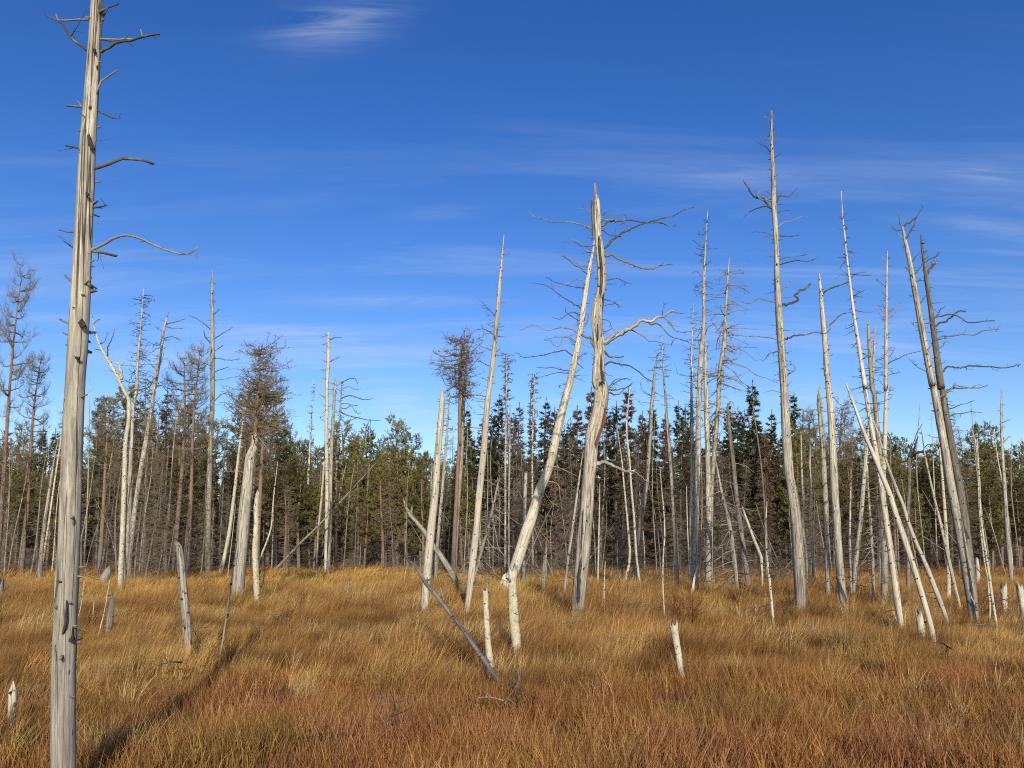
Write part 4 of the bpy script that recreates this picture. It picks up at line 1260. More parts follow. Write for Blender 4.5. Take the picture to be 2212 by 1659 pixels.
hero('leaning_dead_pine', 'big pale dead pine leaning right at centre, its long branches reaching left', 'dead tree', yd=23.4, segs=
     [('G', [(690, 600, 8), (680, 680, 20), (665, 750, 28), (642, 880, 34), (620, 1030, 38), (600, 1180, 42), (572, 1350, 46), (535, 1520, 50), (512, 1620, 55)]),
      ('D', [(575, 110, 52), (545, 230, 56), (505, 400, 60), (483, 510, 60), (452, 620, 60), (402, 740, 66), (362, 880, 72), (315, 1010, 78), (275, 1140, 78), (232, 1270, 78), (190, 1370, 85), (165, 1430, 90)])], mat='snag_pale', rough=.06,
     cracks=[(-.7, .5, .72, .3, .12)], auto=dict(n=4, ln=(.25, .8), z=(.38, .98), side=-.55, curl=.45, droop=.1, lift=.35, second=5),
     br=[('G', [(640, 790), (600, 775), (540, 740), (500, 720), (465, 685)], 9), ('G', [(635, 830), (590, 790), (550, 760), (480, 715), (450, 710)], 9), ('G', [(618, 935), (560, 920), (500, 910), (420, 885), (345, 858)], 9),
         ('G', [(625, 885), (580, 882), (530, 890), (480, 905), (425, 925), (390, 920)], 8), ('G', [(595, 1075), (560, 1050), (500, 1015), (440, 980), (400, 945), (350, 920), (250, 900)], 11),
         ('G', [(590, 1130), (550, 1110), (500, 1100), (480, 1060)], 10), ('G', [(575, 1250), (540, 1230), (480, 1212), (430, 1210), (380, 1222), (330, 1215), (265, 1195), (165, 1228)], 11),
         ('G', [(558, 1300), (520, 1275), (440, 1280), (340, 1292)], 8), ('G', [(556, 1312), (520, 1290), (480, 1275), (440, 1320), (405, 1325), (390, 1305), (340, 1300)], 9), ('G', [(535, 1400), (500, 1378), (450, 1370), (400, 1390), (330, 1400), (200, 1410), (165, 1395), (130, 1385)], 10),
         ('G', [(505, 1505), (460, 1495), (400, 1492), (340, 1485), (290, 1478)], 9), ('G', [(500, 1525), (440, 1520), (370, 1530), (300, 1555)], 8), ('G', [(610, 1060), (640, 1050), (665, 1060)], 8), ('G', [(600, 1180), (630, 1175), (650, 1130)], 7),
         ('G', [(640, 860), (690, 820)], 7), ('G', [(585, 1160), (560, 1130), (510, 1130), (450, 1150), (400, 1150)], 8), ('G', [(560, 1440), (590, 1470), (610, 1490)], 12),
         ('D', [(455, 440), (410, 428), (370, 430), (310, 465), (240, 470)], 11), ('D', [(480, 590), (530, 598), (590, 620), (650, 660)], 11), ('D', [(405, 690), (360, 655), (300, 620)], 10), ('D', [(400, 700), (350, 690), (310, 710)], 8),
         ('D', [(450, 690), (500, 700), (520, 725), (540, 750)], 9), ('D', [(420, 740), (470, 800), (520, 850)], 9), ('D', [(440, 570), (380, 572), (320, 570)], 7), ('J', [(1520, 1580), (1490, 1530), (1470, 1560)], 22), ('J', [(1545, 1380), (1500, 1330), (1465, 1280)], 16), ('M', [(1700, 150), (1690, 190)], 30, 20)],
     extra=lambda o, b, yd, P2, R2: (shard(o, b, yd, 'M', [(1120, 1640), (1240, 1300), (1290, 1260), (1300, 1400), (1290, 1640), (1200, 1600)], 'snag_pale', toward=.12, thick=.06),
                                     shard(o, b, yd, 'M', [(1150, 1660), (1210, 1460), (1250, 1380), (1230, 1520), (1200, 1660)], 'split', toward=.2, thick=.04)))
hero('twisted_dead_pine', 'massive twisted dead pine with cracked trunk, broken crown and wide crooked limbs right of centre', 'dead tree',
     [('G', [(708, 295, 30), (709, 340, 44), (712, 450, 52), (716, 540, 46), (724, 640, 58), (735, 740, 62), (741, 830, 64), (742, 910, 60), (728, 985, 62), (712, 1060, 78), (706, 1150, 80), (712, 1230, 78), (722, 1310, 76), (724, 1370, 76), (720, 1450, 80), (718, 1540, 92), (724, 1620, 108)]),
      ('D', [(793, 50, 92), (800, 120, 96), (792, 200, 92), (770, 290, 92), (748, 370, 92), (736, 460, 88), (728, 580, 86), (716, 700, 84), (706, 850, 88), (692, 1000, 90), (680, 1150, 94), (668, 1300, 92), (655, 1420, 92), (646, 1520, 84), (645, 1575, 76)])], mat='snag', rough=.10, flare=1.0, sides=22,
     cracks=[(-1.45, .0, .30, .8, .15), (-1.75, .28, .62, .40, .10), (-.95, .52, .80, .6, .16), (-1.4, .62, .84, .4, .12), (-1.0, .80, .99, .4, .12), (-2.4, .55, .95, .4, .14), (-2.1, .0, .2, .5, .2)],
     auto=dict(n=2.2, ln=(.06, .4), z=(.45, 1), curl=.5),
     br=[('G', [(735, 500), (760, 482), (800, 470), (860, 465), (950, 465), (1050, 485), (1150, 490), (1210, 505), (1255, 505)], 20, 7), ('G', [(762, 655), (800, 615), (850, 570), (900, 548), (960, 515), (1000, 495), (1060, 478), (1120, 460), (1190, 440), (1250, 430), (1310, 395), (1380, 368)], 20, 5),
         ('G', [(740, 535), (765, 550), (800, 570), (870, 575)], 13), ('G', [(735, 432), (765, 405), (805, 382)], 12), ('G', [(825, 462), (840, 428), (870, 420), (903, 408)], 10), ('G', [(768, 710), (810, 708), (850, 728), (900, 750), (960, 768), (1030, 790), (1100, 792), (1140, 780), (1180, 755)], 20, 9), ('G', [(1140, 778), (1225, 770)], 6),
         ('G', [(770, 760), (825, 762)], 8), ('G', [(772, 880), (850, 883), (900, 892), (958, 892)], 9), ('G', [(770, 905), (850, 905)], 6), ('G', [(757, 1012), (800, 1018), (840, 1035), (873, 1058)], 10), ('G', [(760, 1055), (820, 1050), (875, 1060)], 5),
         ('G', [(765, 1325), (795, 1300), (850, 1270), (900, 1240), (945, 1212), (1000, 1172), (1030, 1160), (1080, 1158), (1120, 1140), (1180, 1125), (1215, 1100), (1250, 1080)], 44, 10),
         ('G', [(940, 1215), (985, 1240), (1030, 1268), (1070, 1300), (1110, 1312), (1170, 1322), (1225, 1330)], 10), ('G', [(1225, 1330), (1235, 1300), (1245, 1290)], 6), ('G', [(1060, 1165), (1080, 1190), (1120, 1182), (1160, 1200), (1200, 1240), (1240, 1275), (1300, 1295), (1370, 1320)], 12), ('G', [(1170, 1135), (1210, 1165), (1240, 1195), (1280, 1195)], 10),
         ('G', [(1200, 1170), (1230, 1200), (1270, 1240), (1335, 1250)], 8), ('G', [(1215, 1100), (1260, 1105), (1320, 1112)], 6), ('G', [(1160, 1130), (1165, 1085)], 8), ('G', [(760, 1370), (790, 1395), (820, 1415), (875, 1423)], 22, 9), ('G', [(768, 1462), (810, 1455), (860, 1455), (910, 1470), (960, 1492), (1000, 1520), (1045, 1555), (1090, 1572)], 16, 6),
         ('G', [(770, 1235), (795, 1230), (815, 1215)], 10), ('G', [(755, 1150), (790, 1180), (815, 1200)], 6), ('G', [(690, 555), (660, 535), (640, 518), (600, 492), (540, 478), (480, 475), (420, 485), (370, 470), (330, 455), (280, 425), (228, 390)], 16, 5), ('G', [(690, 560), (650, 530), (620, 490), (605, 455)], 10),
         ('G', [(685, 430), (655, 405), (640, 385), (580, 370)], 9), ('G', [(700, 592), (640, 582)], 12), ('G', [(690, 640), (610, 645), (560, 625), (530, 620), (485, 615)], 9), ('G', [(655, 680), (615, 650), (590, 635), (575, 605), (525, 600)], 8), ('G', [(690, 1345), (665, 1290), (640, 1270), (605, 1260)], 24, 14),
         ('G', [(680, 1330), (665, 1300)], 20, 14), ('G', [(700, 705), (665, 685), (600, 690)], 8), ('G', [(785, 1640), (830, 1590), (900, 1560), (940, 1565)], 9), ('G', [(790, 1640), (850, 1640), (900, 1625), (955, 1605)], 14),
         ('D', [(842, 108), (870, 128), (910, 118), (950, 98), (985, 65)], 15), ('D', [(840, 80), (870, 45), (900, 22), (960, 15)], 10), ('D', [(740, 592), (775, 572), (820, 575), (880, 592), (940, 612), (1020, 628)], 30, 12), ('D', [(750, 598), (820, 615), (880, 640), (925, 660)], 10), ('D', [(1015, 625), (1060, 655), (1095, 680), (1140, 690)], 9), ('D', [(700, 585), (690, 585)], 14)],
     extra=lambda o, b, yd, P2, R2: (
         shard(o, b, yd, 'G', [(692, 300), (688, 212), (695, 202), (701, 215), (706, 290)], 'split', thick=.04, toward=.02, label='reddish splinter standing on the broken top'),
         shard(o, b, yd, 'G', [(668, 312), (680, 310), (690, 420), (692, 560), (682, 600), (672, 430)], 'snag_dark', thick=.08, toward=.06),
         shard(o, b, yd, 'D', [(826, 200), (832, 270), (816, 335), (790, 400), (768, 470), (758, 430), (780, 375), (808, 310)], 'rot', thick=.03, toward=.185, name='rot_streak', label='strip of red rotten wood'),
         shard(o, b, yd, 'G', [(722, 560), (734, 600), (738, 700), (748, 760), (752, 860), (744, 960), (728, 1010), (736, 940), (738, 860), (730, 760), (720, 660)], 'snag_black', name='crack', thick=.03, toward=.125),
         shard(o, b, yd, 'G', [(736, 1380), (742, 1420), (744, 1500), (758, 1560), (764, 1600), (752, 1590), (738, 1530), (732, 1450)], 'snag_black', name='crack', thick=.03, toward=.16),
         shard(o, b, yd, 'G', [(712, 1180), (718, 1190), (720, 1290), (712, 1300)], 'snag_black', name='crack', thick=.03, toward=.15),
         shard(o, b, yd, 'G', [(745, 990), (756, 960), (758, 1040), (748, 1100), (752, 1040)], 'snag_black', name='crack', thick=.03, toward=.11),
         shard(o, b, yd, 'D', [(680, 860), (684, 870), (680, 1000), (672, 1150), (668, 1150), (674, 980)], 'snag_black', name='crack', thick=.02, toward=.19),
         shard(o, b, yd, 'D', [(615, 1560), (612, 1420), (628, 1300), (640, 1400), (632, 1590)], 'snag_dark', thick=.05, toward=.17),
         shard(o, b, yd, 'D', [(668, 1170), (675, 1230), (664, 1300), (668, 1330), (655, 1400), (664, 1440), (652, 1480), (642, 1430), (648, 1340), (645, 1290), (658, 1240)], 'snag_black', thick=.02, toward=.20, name='crack', label='black open crack in the lower trunk')))
hero('dead_pine', 'tall slender bare snag leaning right between the reddish pine and the big leaning pine', 'dead tree',
     [('G', [(63, 565, 5), (50, 700, 14), (36, 860, 24), (22, 1040, 30), (8, 1220, 33), (-4, 1360, 36)]), ('D', [(80, 40, 36), (60, 200, 40), (45, 400, 42), (24, 620, 44)]), ('C', [(1555, 800, 46), (1545, 950, 46), (1525, 1120, 48), (1505, 1300, 48), (1490, 1430, 42), (1470, 1570, 38)])], mat='snag_pale', rough=.06,
     auto=dict(n=2.2, ln=(.06, .45), z=(.3, 1)),
     br=[('J', [(910, 295), (830, 265), (770, 250), (718, 245)], 12), ('J', [(885, 465), (830, 440), (700, 400)], 16), ('J', [(875, 640), (800, 600), (700, 545)], 12), ('J', [(945, 318), (1050, 322)], 7), ('J', [(930, 485), (970, 440), (980, 420)], 11), ('J', [(862, 800), (820, 765), (750, 750)], 12), ('J', [(835, 965), (760, 945), (640, 950), (560, 940)], 9),
         ('J', [(940, 105), (900, 90), (835, 85)], 9), ('J', [(930, 85), (890, 50), (830, 20)], 7), ('J', [(835, 1090), (800, 1110), (760, 1050)], 12), ('J', [(800, 1310), (700, 1310), (520, 1300)], 9), ('J', [(910, 215), (870, 185), (845, 145)], 7)])
hero('dead_pine', 'reddish dead pine with a round purple-brown twig crown left of the tall slender snag', 'pine',
     [('J', [(565, 300, 8), (560, 400, 20), (553, 550, 28), (550, 750, 34), (543, 950, 40), (540, 1200, 44), (540, 1500, 48)]), ('C', [(1428, 430, 26), (1412, 750, 30), (1402, 950, 32), (1392, 1150, 34), (1388, 1260, 34)])], mat='pine_bark', bmat='twig_brown', yd=33,
     auto=dict(crown=1, n=40, ln=(.4, 1.35), z=(.75, .99), curl=.4, droop=.15, lift=.45, second=15, taper=0, r=.012),
     br=[('J', [(540, 580), (500, 600), (440, 640), (380, 640), (350, 590)], 14), ('J', [(545, 520), (470, 540), (370, 530), (280, 490), (255, 430)], 14), ('J', [(540, 860), (480, 870), (400, 820), (360, 800), (350, 730)], 10), ('J', [(580, 620), (660, 640), (740, 560), (800, 490)], 12), ('J', [(530, 950), (460, 960), (390, 920), (345, 880)], 12)])
hero('dead_pine', 'pale bare pole standing close behind the reddish pine', 'dead tree',
     [('J', [(655, 200, 6), (635, 320, 16), (622, 480, 22), (610, 640, 28), (595, 850, 36), (580, 1050, 44), (570, 1300, 48), (560, 1600, 50)]), ('C', [(1420, 850, 30), (1408, 1050, 32), (1398, 1240, 33)])], yd=35, mat='snag_warm', auto=dict(n=3, ln=(.2, .9), z=(.5, 1)))
hero('dead_spruce', 'scraggly thin dying spruce with tufted tip, first pole right of the tall slender snag', 'spruce',
     [('J', [(1052, 500, 7), (1050, 650, 16), (1045, 850, 20), (1042, 1100, 24), (1040, 1400, 26), (1035, 1650, 28)])], yd=38, auto=dict(n=9, ln=(.1, .7), z=(.4, 1), second=8), foot=True)
hero('dead_spruce', 'scraggly thin dying spruce with tufted tip, further from the tall slender snag than its twin', 'spruce',
     [('J', [(1347, 705, 8), (1345, 850, 16), (1340, 1050, 20), (1333, 1300, 24), (1325, 1650, 26)])], yd=38, auto=dict(n=9, ln=(.1, .6), z=(.3, 1), second=8))
hero('dead_spruce', 'leaning dead tree with a tangle of long bare drooping branches beside the tall slender snag', 'dead tree',
     [('D', [(155, 580, 8), (130, 700, 14), (105, 820, 18), (80, 930, 20), (55, 1030, 22), (25, 1130, 24), (0, 1230, 26), (-30, 1330, 26)])], yd=23.5, mat='snag_warm', bmat='branch_pale',
     auto=dict(n=7, ln=(.5, 1.5), z=(.1, 1), droop=.5, lift=.1, second=4, taper=.3, side=.3),
     br=[('M', [(1050, 270), (1110, 350), (1180, 440)], 20), ('M', [(1060, 400), (1120, 620), (1180, 860), (1230, 1000), (1300, 1150)], 22), ('M', [(970, 690), (1080, 830), (1170, 900)], 18), ('M', [(900, 1040), (960, 1180), (1060, 1270), (1200, 1300)], 22), ('M', [(870, 1270), (960, 1420), (1060, 1530), (1120, 1620)], 22), ('M', [(900, 620), (860, 690)], 18), ('M', [(960, 560), (900, 610), (780, 560)], 14)])
hero('dead_pine', 'thin straight pale pole left of the leaning big pine, top below the spruce tips', 'dead tree', [('D', [(210, 215, 5), (208, 350, 11), (205, 550, 15), (201, 850, 16), (200, 1200, 17), (200, 1290, 18)])], yd=29, auto=dict(n=3, ln=(.1, .5)))
hero('snapped_pine', 'blunt snapped trunk half hidden behind the leaning big pine', 'dead tree', [('D', [(312, 635, 22), (308, 700, 28), (302, 850, 30), (298, 1000, 32), (296, 1150, 32), (292, 1290, 34)])], yd=28, mat='snag', top='break', auto=dict(n=1, ln=(.1, .4)))
hero('stump', 'tall grey stump with a fresh orange splinter at its tip left of the twisted pine', 'stump', [('D', [(440, 1085, 24), (436, 1150, 30), (430, 1250, 30), (424, 1350, 28), (420, 1420, 26)])], mat='snag_warm', top='break', cracks=[(-1.5, .3, 1, .3, .2)],
     extra=lambda o, b, yd, P2, R2: shard(o, b, yd, 'D', [(430, 1150), (432, 1080), (452, 1050), (446, 1100), (442, 1160)], 'split', toward=.14, thick=.1, label='orange splinter at the tip'))
hero('dead_pine', 'forked thin grey trunk leaning right just left of the twisted pine', 'dead tree',
     [('D', [(683, 485, 5), (668, 580, 12), (652, 700, 16), (632, 850, 20), (612, 1000, 22), (590, 1150, 22), (572, 1300, 20), (558, 1430, 20)])], auto=dict(n=5, ln=(.2, .8), z=(.2, .9)), br=[('D', [(600, 1050), (640, 950), (660, 800), (664, 700)], 12)], yd=20.5)
hero('slim_birch', 'crooked slim birch with a thin swaying top right of the twisted pine', 'birch',
     [('D', [(985, 70, 6), (975, 180, 12), (964, 280, 15), (966, 400, 16), (980, 520, 17), (988, 640, 18), (998, 780, 18), (1010, 900, 19), (1018, 1030, 19), (1028, 1180, 19), (1042, 1300, 20), (1062, 1395, 20)])], mat='birch', bmat='branch', auto=dict(n=4, ln=(.1, .6), z=(.1, 1), curl=.45))
hero('slim_birch', 'slim birch whose foot bends sharply left, beside the crooked slim birch', 'birch',
     [('D', [(903, 350, 5), (918, 450, 8), (935, 570, 12), (945, 700, 15), (955, 800, 16), (965, 900, 17), (975, 1020, 18), (985, 1130, 20), (980, 1220, 20), (962, 1300, 20), (942, 1370, 20)])], mat='birch', bmat='branch', auto=dict(n=4, ln=(.1, .6), z=(.1, 1), curl=.45))
hero('slim_birch', 'thin upright birch stem with flaking white bark just right of the twisted pine', 'birch', [('D', [(790, 700, 6), (788, 850, 11), (784, 1000, 14), (780, 1200, 15), (776, 1390, 15)])], mat='birch', auto=dict(n=4, ln=(.1, .5)))
hero('birch_stub', 'short thin birch stake right of the twisted pine foot', 'birch', [('D', [(825, 1205, 7), (820, 1300, 11), (818, 1400, 13), (818, 1510, 13)])], mat='birch', auto=dict(n=5, ln=(.05, .3)))
hero('dead_pine', 'grey snag leaning right with fine twigs between the slim birches and the curved pole', 'dead tree',
     [('G', [(1132, 1352, 5), (1122, 1430, 13), (1108, 1540, 20), (1098, 1659, 26)]), ('D', [(1126, 200, 29), (1112, 430, 31), (1094, 680, 34), (1066, 880, 35), (1042, 1050, 36), (1020, 1250, 36)])], yd=29, mat='snag_warm', auto=dict(n=6, ln=(.2, 1.), z=(.3, 1), second=4), br=[('G', [(1128, 1400), (1150, 1380), (1180, 1400)], 7)])
hero('dead_pine', 'gently curved bare pole with one long side shoot, left of the tight row', 'dead tree',
     [('G', [(1153, 1250, 3), (1160, 1340, 9), (1166, 1450, 13), (1174, 1600, 15)]), ('D', [(1212, 100, 18), (1222, 250, 21), (1236, 420, 24), (1250, 600, 26), (1262, 800, 29), (1274, 1000, 31), (1284, 1200, 33), (1290, 1410, 34)])], mat='snag_warm', auto=dict(n=4, ln=(.15, .8), z=(.3, 1), side=.2),
     br=[('D', [(1256, 590), (1270, 500), (1280, 430), (1300, 365)], 10), ('G', [(1170, 1500), (1225, 1508)], 6), ('G', [(1172, 1550), (1215, 1548)], 6)])
hero('dead_pine', 'leftmost and thinnest of the tight row of tall snags right of centre', 'dead tree',
     [('G', [(1378, 1040, 4), (1374, 1150, 10), (1368, 1300, 15), (1366, 1500, 19)]), ('D', [(1386, 100, 22), (1386, 350, 26), (1386, 650, 28), (1382, 950, 29), (1380, 1200, 29), (1380, 1330, 29)])], yd=26, auto=dict(n=8, ln=(.2, .9), z=(.45, 1), second=6, curl=.4), mat='snag')
hero('dead_pine', 'tallest snag of the tight row right of centre, needle tip and splintered foot', 'dead tree',
     [('G', [(1478, 393, 3), (1473, 460, 9), (1464, 600, 16), (1454, 800, 22), (1450, 950, 25), (1452, 1100, 28), (1448, 1230, 30), (1434, 1360, 34), (1425, 1500, 38), (1420, 1640, 40)]), ('D', [(1430, 250, 34), (1425, 500, 39), (1416, 800, 42), (1408, 1050, 44), (1408, 1250, 45), (1412, 1430, 46)])], mat='snag', bmat='branch',
     auto=dict(n=5, ln=(.15, .8), z=(.45, .98), curl=.4, second=5), br=[('G', [(1440, 650), (1400, 625), (1368, 595)], 7), ('G', [(1442, 715), (1380, 688)], 6), ('G', [(1465, 780), (1500, 740)], 8), ('G', [(1440, 855), (1400, 820), (1360, 830)], 7), ('G', [(1440, 955), (1375, 948)], 7), ('G', [(1460, 1260), (1490, 1210), (1550, 1165)], 9), ('G', [(1430, 1240), (1400, 1280)], 8)],
     extra=lambda o, b, yd, P2, R2: shard(o, b, yd, 'D', [(1378, 1420), (1400, 1300), (1432, 1210), (1412, 1290), (1398, 1430)], 'snag_pale', toward=.2, thick=.05))
hero('dead_pine', 'thick grey trunk touching the tallest of the tight row on its right', 'dead tree',
     [('G', [(1462, 1290, 10), (1462, 1380, 26), (1462, 1500, 30), (1466, 1640, 34)]), ('D', [(1480, 200, 36), (1488, 450, 36), (1492, 700, 38), (1496, 950, 42), (1495, 1200, 46), (1490, 1410, 46)])], mat='snag', auto=dict(n=4, ln=(.1, .7), z=(.3, 1), side=.5))
hero('dead_pine', 'snag with long drooping wiry branches, rightmost of the tight row and leaning right', 'dead tree',
     [('G', [(1628, 708, 4), (1622, 800, 12), (1612, 920, 18), (1603, 1060, 22), (1600, 1200, 26), (1592, 1320, 32), (1572, 1450, 35), (1555, 1600, 36)]), ('D', [(1560, 130, 31), (1548, 320, 32), (1528, 540, 32), (1516, 700, 34), (1510, 900, 34), (1508, 1200, 34)])], yd=26.5, mat='snag_warm', bmat='branch_pale',
     auto=dict(n=9, ln=(.4, 1.8), z=(.5, .97), curl=.3, droop=.45, lift=.1, second=5, taper=.45, side=.25, r=.012),
     br=[('H', [(45, 1290), (130, 1290), (200, 1292), (265, 1302)], 7), ('H', [(35, 1440), (100, 1480), (160, 1520), (230, 1555), (290, 1585), (350, 1608)], 7), ('H', [(35, 1500), (90, 1540), (140, 1600), (200, 1640)], 7), ('H', [(50, 1330), (130, 1330), (190, 1330)], 6), ('H', [(45, 1385), (140, 1395), (230, 1395)], 6)])
# --- right part
hero('dead_pine', 'dark shaded snag with a curled broken top left of the tallest right-hand tree', 'dead tree',
     [('E', [(72, 180, 10), (70, 215, 18), (74, 280, 24), (90, 430, 28), (108, 580, 31), (120, 720, 33), (138, 870, 35), (160, 1040, 36), (182, 1180, 38), (208, 1390, 38)])], mat='snag_dark', auto=dict(n=4, ln=(.2, .9), z=(.3, .95)),  # this snag stands in shadow; the dark wood colour paints that shade in
     br=[('E', [(70, 195), (85, 175), (108, 178), (100, 195)], 12), ('E', [(80, 290), (140, 300), (200, 330)], 8), ('E', [(100, 385), (160, 390), (230, 430)], 8), ('E', [(120, 570), (180, 590), (235, 625)], 8)])
hero('dead_pine', 'leaning grey snag full of fine low twigs, right of the drooping-branched one', 'dead tree', [('E', [(-5, 560, 12), (20, 700, 19), (45, 820, 25), (78, 950, 30), (100, 1100, 34), (120, 1260, 36), (145, 1430, 34)])], bmat='branch_pale', auto=dict(n=12, ln=(.2, 1.1), z=(.05, .9), droop=.4, second=4, taper=0))
hero('birch_stub', 'broken-topped slim birch with peeling bark leaning right before the dark spruces', 'birch', [('E', [(166, 852, 12), (180, 900, 18), (205, 965, 20), (235, 1050, 22), (265, 1120, 24), (288, 1180, 24), (294, 1280, 18), (295, 1400, 15)])], mat='birch', top='break', auto=dict(n=6, ln=(.1, .5)))
hero('dead_pine', 'thin whitish pole standing alone in the grass left of the tallest right-hand tree', 'dead tree',
     [('E', [(325, 820, 6), (318, 950, 11), (320, 1080, 14), (328, 1200, 17), (342, 1340, 20), (355, 1480, 21), (365, 1590, 22)])], mat='snag_pale', auto=dict(n=7, ln=(.1, .6), z=(.2, 1)))
hero('dead_pine', 'tallest snag of the right half, thick, with crooked claw branches up high', 'dead tree',
     [('H', [(312, 48, 12), (312, 120, 15), (312, 200, 18), (317, 300, 22), (322, 400, 26), (325, 500, 28), (327, 600, 33), (336, 720, 32), (342, 850, 32), (344, 960, 34), (348, 1080, 38), (355, 1200, 42), (366, 1350, 44), (376, 1500, 46), (384, 1620, 48)]),
      ('E', [(438, 110, 54), (445, 250, 60), (452, 400, 64), (462, 560, 66), (472, 660, 62), (488, 750, 66), (508, 880, 72), (520, 1020, 74), (530, 1170, 76), (538, 1320, 76), (542, 1440, 74), (542, 1545, 72)])], mat='snag', rough=.075,
     cracks=[(-1.2, .05, .3, .2, .12)], auto=dict(n=3, ln=(.06, .35), z=(.25, .99), curl=.4),
     br=[('H', [(305, 282), (285, 262), (262, 245), (235, 228)], 10), ('H', [(315, 210), (325, 185), (345, 150)], 11), ('H', [(318, 215), (340, 205), (368, 188)], 8), ('H', [(330, 315), (380, 285)], 7), ('H', [(308, 215), (278, 197)], 7), ('H', [(308, 105), (292, 98), (274, 82)], 7), ('H', [(318, 85), (328, 78)], 6),
         ('H', [(315, 605), (290, 590), (255, 555), (220, 530), (185, 490), (158, 460)], 17, 9), ('H', [(240, 548), (250, 520), (285, 503)], 9), ('H', [(312, 605), (275, 605), (230, 612), (195, 632), (162, 648)], 12), ('H', [(338, 570), (352, 545), (370, 520)], 11), ('H', [(352, 535), (380, 540), (410, 545), (440, 520), (460, 495)], 10), ('H', [(345, 585), (395, 580)], 9), ('H', [(318, 545), (270, 528)], 7),
         ('H', [(345, 632), (385, 628), (428, 622)], 8), ('H', [(350, 712), (375, 695), (420, 680), (495, 655)], 9), ('H', [(355, 762), (420, 757), (490, 750)], 10), ('H', [(322, 758), (285, 760), (255, 770)], 9), ('H', [(322, 762), (270, 755), (222, 740)], 5), ('H', [(355, 905), (385, 892), (440, 885), (520, 875)], 8), ('H', [(358, 925), (400, 910), (460, 910), (520, 902), (580, 883)], 10), ('H', [(328, 872), (285, 880)], 8),
         ('H', [(360, 1095), (370, 1072), (400, 1050), (425, 1020)], 12), ('H', [(350, 1180), (375, 1168), (420, 1158), (450, 1140), (466, 1132), (452, 1105), (475, 1085), (505, 1065), (532, 1038)], 17, 11), ('H', [(375, 1118), (440, 1110)], 8), ('H', [(335, 1142), (290, 1135), (240, 1135), (205, 1148), (170, 1148), (135, 1130)], 9), ('H', [(350, 1357), (310, 1350), (260, 1345), (195, 1332)], 9),
         ('H', [(390, 1357), (430, 1340), (500, 1332), (560, 1320), (610, 1308), (650, 1295)], 13), ('H', [(348, 1425), (300, 1440), (275, 1460), (255, 1480)], 10), ('H', [(368, 1598), (390, 1570), (430, 1548), (460, 1525), (430, 1495)], 14), ('H', [(365, 1530), (400, 1525), (420, 1525)], 7), ('H', [(350, 1235), (362, 1215)], 22, 16),
         ('E', [(475, 228), (540, 220), (590, 230), (640, 235), (720, 236), (800, 246)], 14), ('E', [(405, 108), (360, 103), (320, 106)], 8)])
hero('dead_pine', 'smooth thick snag with slender spike top, next right of the tallest', 'dead tree',
     [('H', [(585, 975, 7), (587, 1005, 14), (595, 1090, 21), (602, 1180, 27), (612, 1300, 31), (622, 1420, 34), (630, 1560, 38)]), ('E', [(716, 0, 38), (728, 130, 42), (742, 300, 46), (750, 480, 50), (758, 650, 52), (766, 800, 52), (778, 960, 51), (788, 1120, 52), (800, 1280, 54), (815, 1420, 54), (826, 1530, 50)])], mat='snag', rough=.05,
     auto=dict(n=1.4, ln=(.05, .25)), br=[('H', [(612, 1090), (640, 1068), (690, 1045), (750, 1025)], 12, 8), ('H', [(628, 1285), (660, 1260), (700, 1220), (745, 1198)], 11, 6), ('H', [(600, 1310), (592, 1325)], 9)])
hero('snapped_pine', 'greenish pole with a jagged broken top just left of the smooth thick snag', 'dead tree',
     [('E', [(666, 75, 8), (665, 110, 22), (662, 150, 30), (670, 250, 33), (682, 400, 34), (692, 560, 34), (700, 750, 34), (706, 950, 34), (712, 1150, 33), (720, 1330, 34), (724, 1440, 35)])], mat='snag_warm', top='break', auto=dict(n=2, ln=(.05, .3)), cracks=[(-1.4, .6, 1, .3, .2)])
hero('dead_pine', 'thin grey snag with stubby twigs, leftmost behind the greenish broken pole', 'dead tree', [('E', [(600, 245, 6), (600, 400, 14), (603, 600, 18), (612, 850, 21), (620, 1050, 24), (630, 1290, 26)])], yd=33, auto=dict(n=5, ln=(.1, .7)))
hero('dead_birch', 'flaky-barked dark and white trunk right behind the foot of the tallest right-hand tree', 'birch', [('E', [(545, 365, 8), (550, 600, 16), (555, 800, 20), (562, 1000, 24), (580, 1130, 25), (592, 1280, 24), (600, 1425, 24)])], mat='birch', auto=dict(n=4, ln=(.1, .5)))
hero('dead_spruce', 'whitish snag with hair-thin long tip bending left, rising above the leaning poles', 'dead tree',
     [('H', [(712, 508, 3), (716, 600, 7), (722, 680, 10), (735, 790, 12), (742, 880, 15), (755, 980, 16), (765, 1060, 17), (778, 1170, 20), (792, 1270, 21), (810, 1380, 23), (828, 1500, 24), (848, 1640, 28)]),
      ('E', [(955, 60, 26), (975, 180, 28), (1000, 330, 30), (1028, 480, 34), (1050, 620, 38), (1075, 780, 41), (1100, 960, 42), (1125, 1130, 44), (1148, 1280, 46), (1165, 1420, 48), (1180, 1520, 42), (1198, 1625, 34)])], mat='snag_pale', bmat='branch',
     auto=dict(n=6, ln=(.06, .4), z=(.1, .95), second=5, curl=.4), br=[('H', [(765, 1010), (800, 980), (845, 963)], 7), ('H', [(800, 985), (850, 995), (885, 985)], 5), ('H', [(780, 1105), (830, 1085), (850, 1075)], 6), ('H', [(785, 1105), (835, 1115)], 6), ('H', [(795, 1190), (840, 1195), (883, 1195)], 6), ('K', [(780, 1435), (720, 1465), (605, 1480)], 12)])
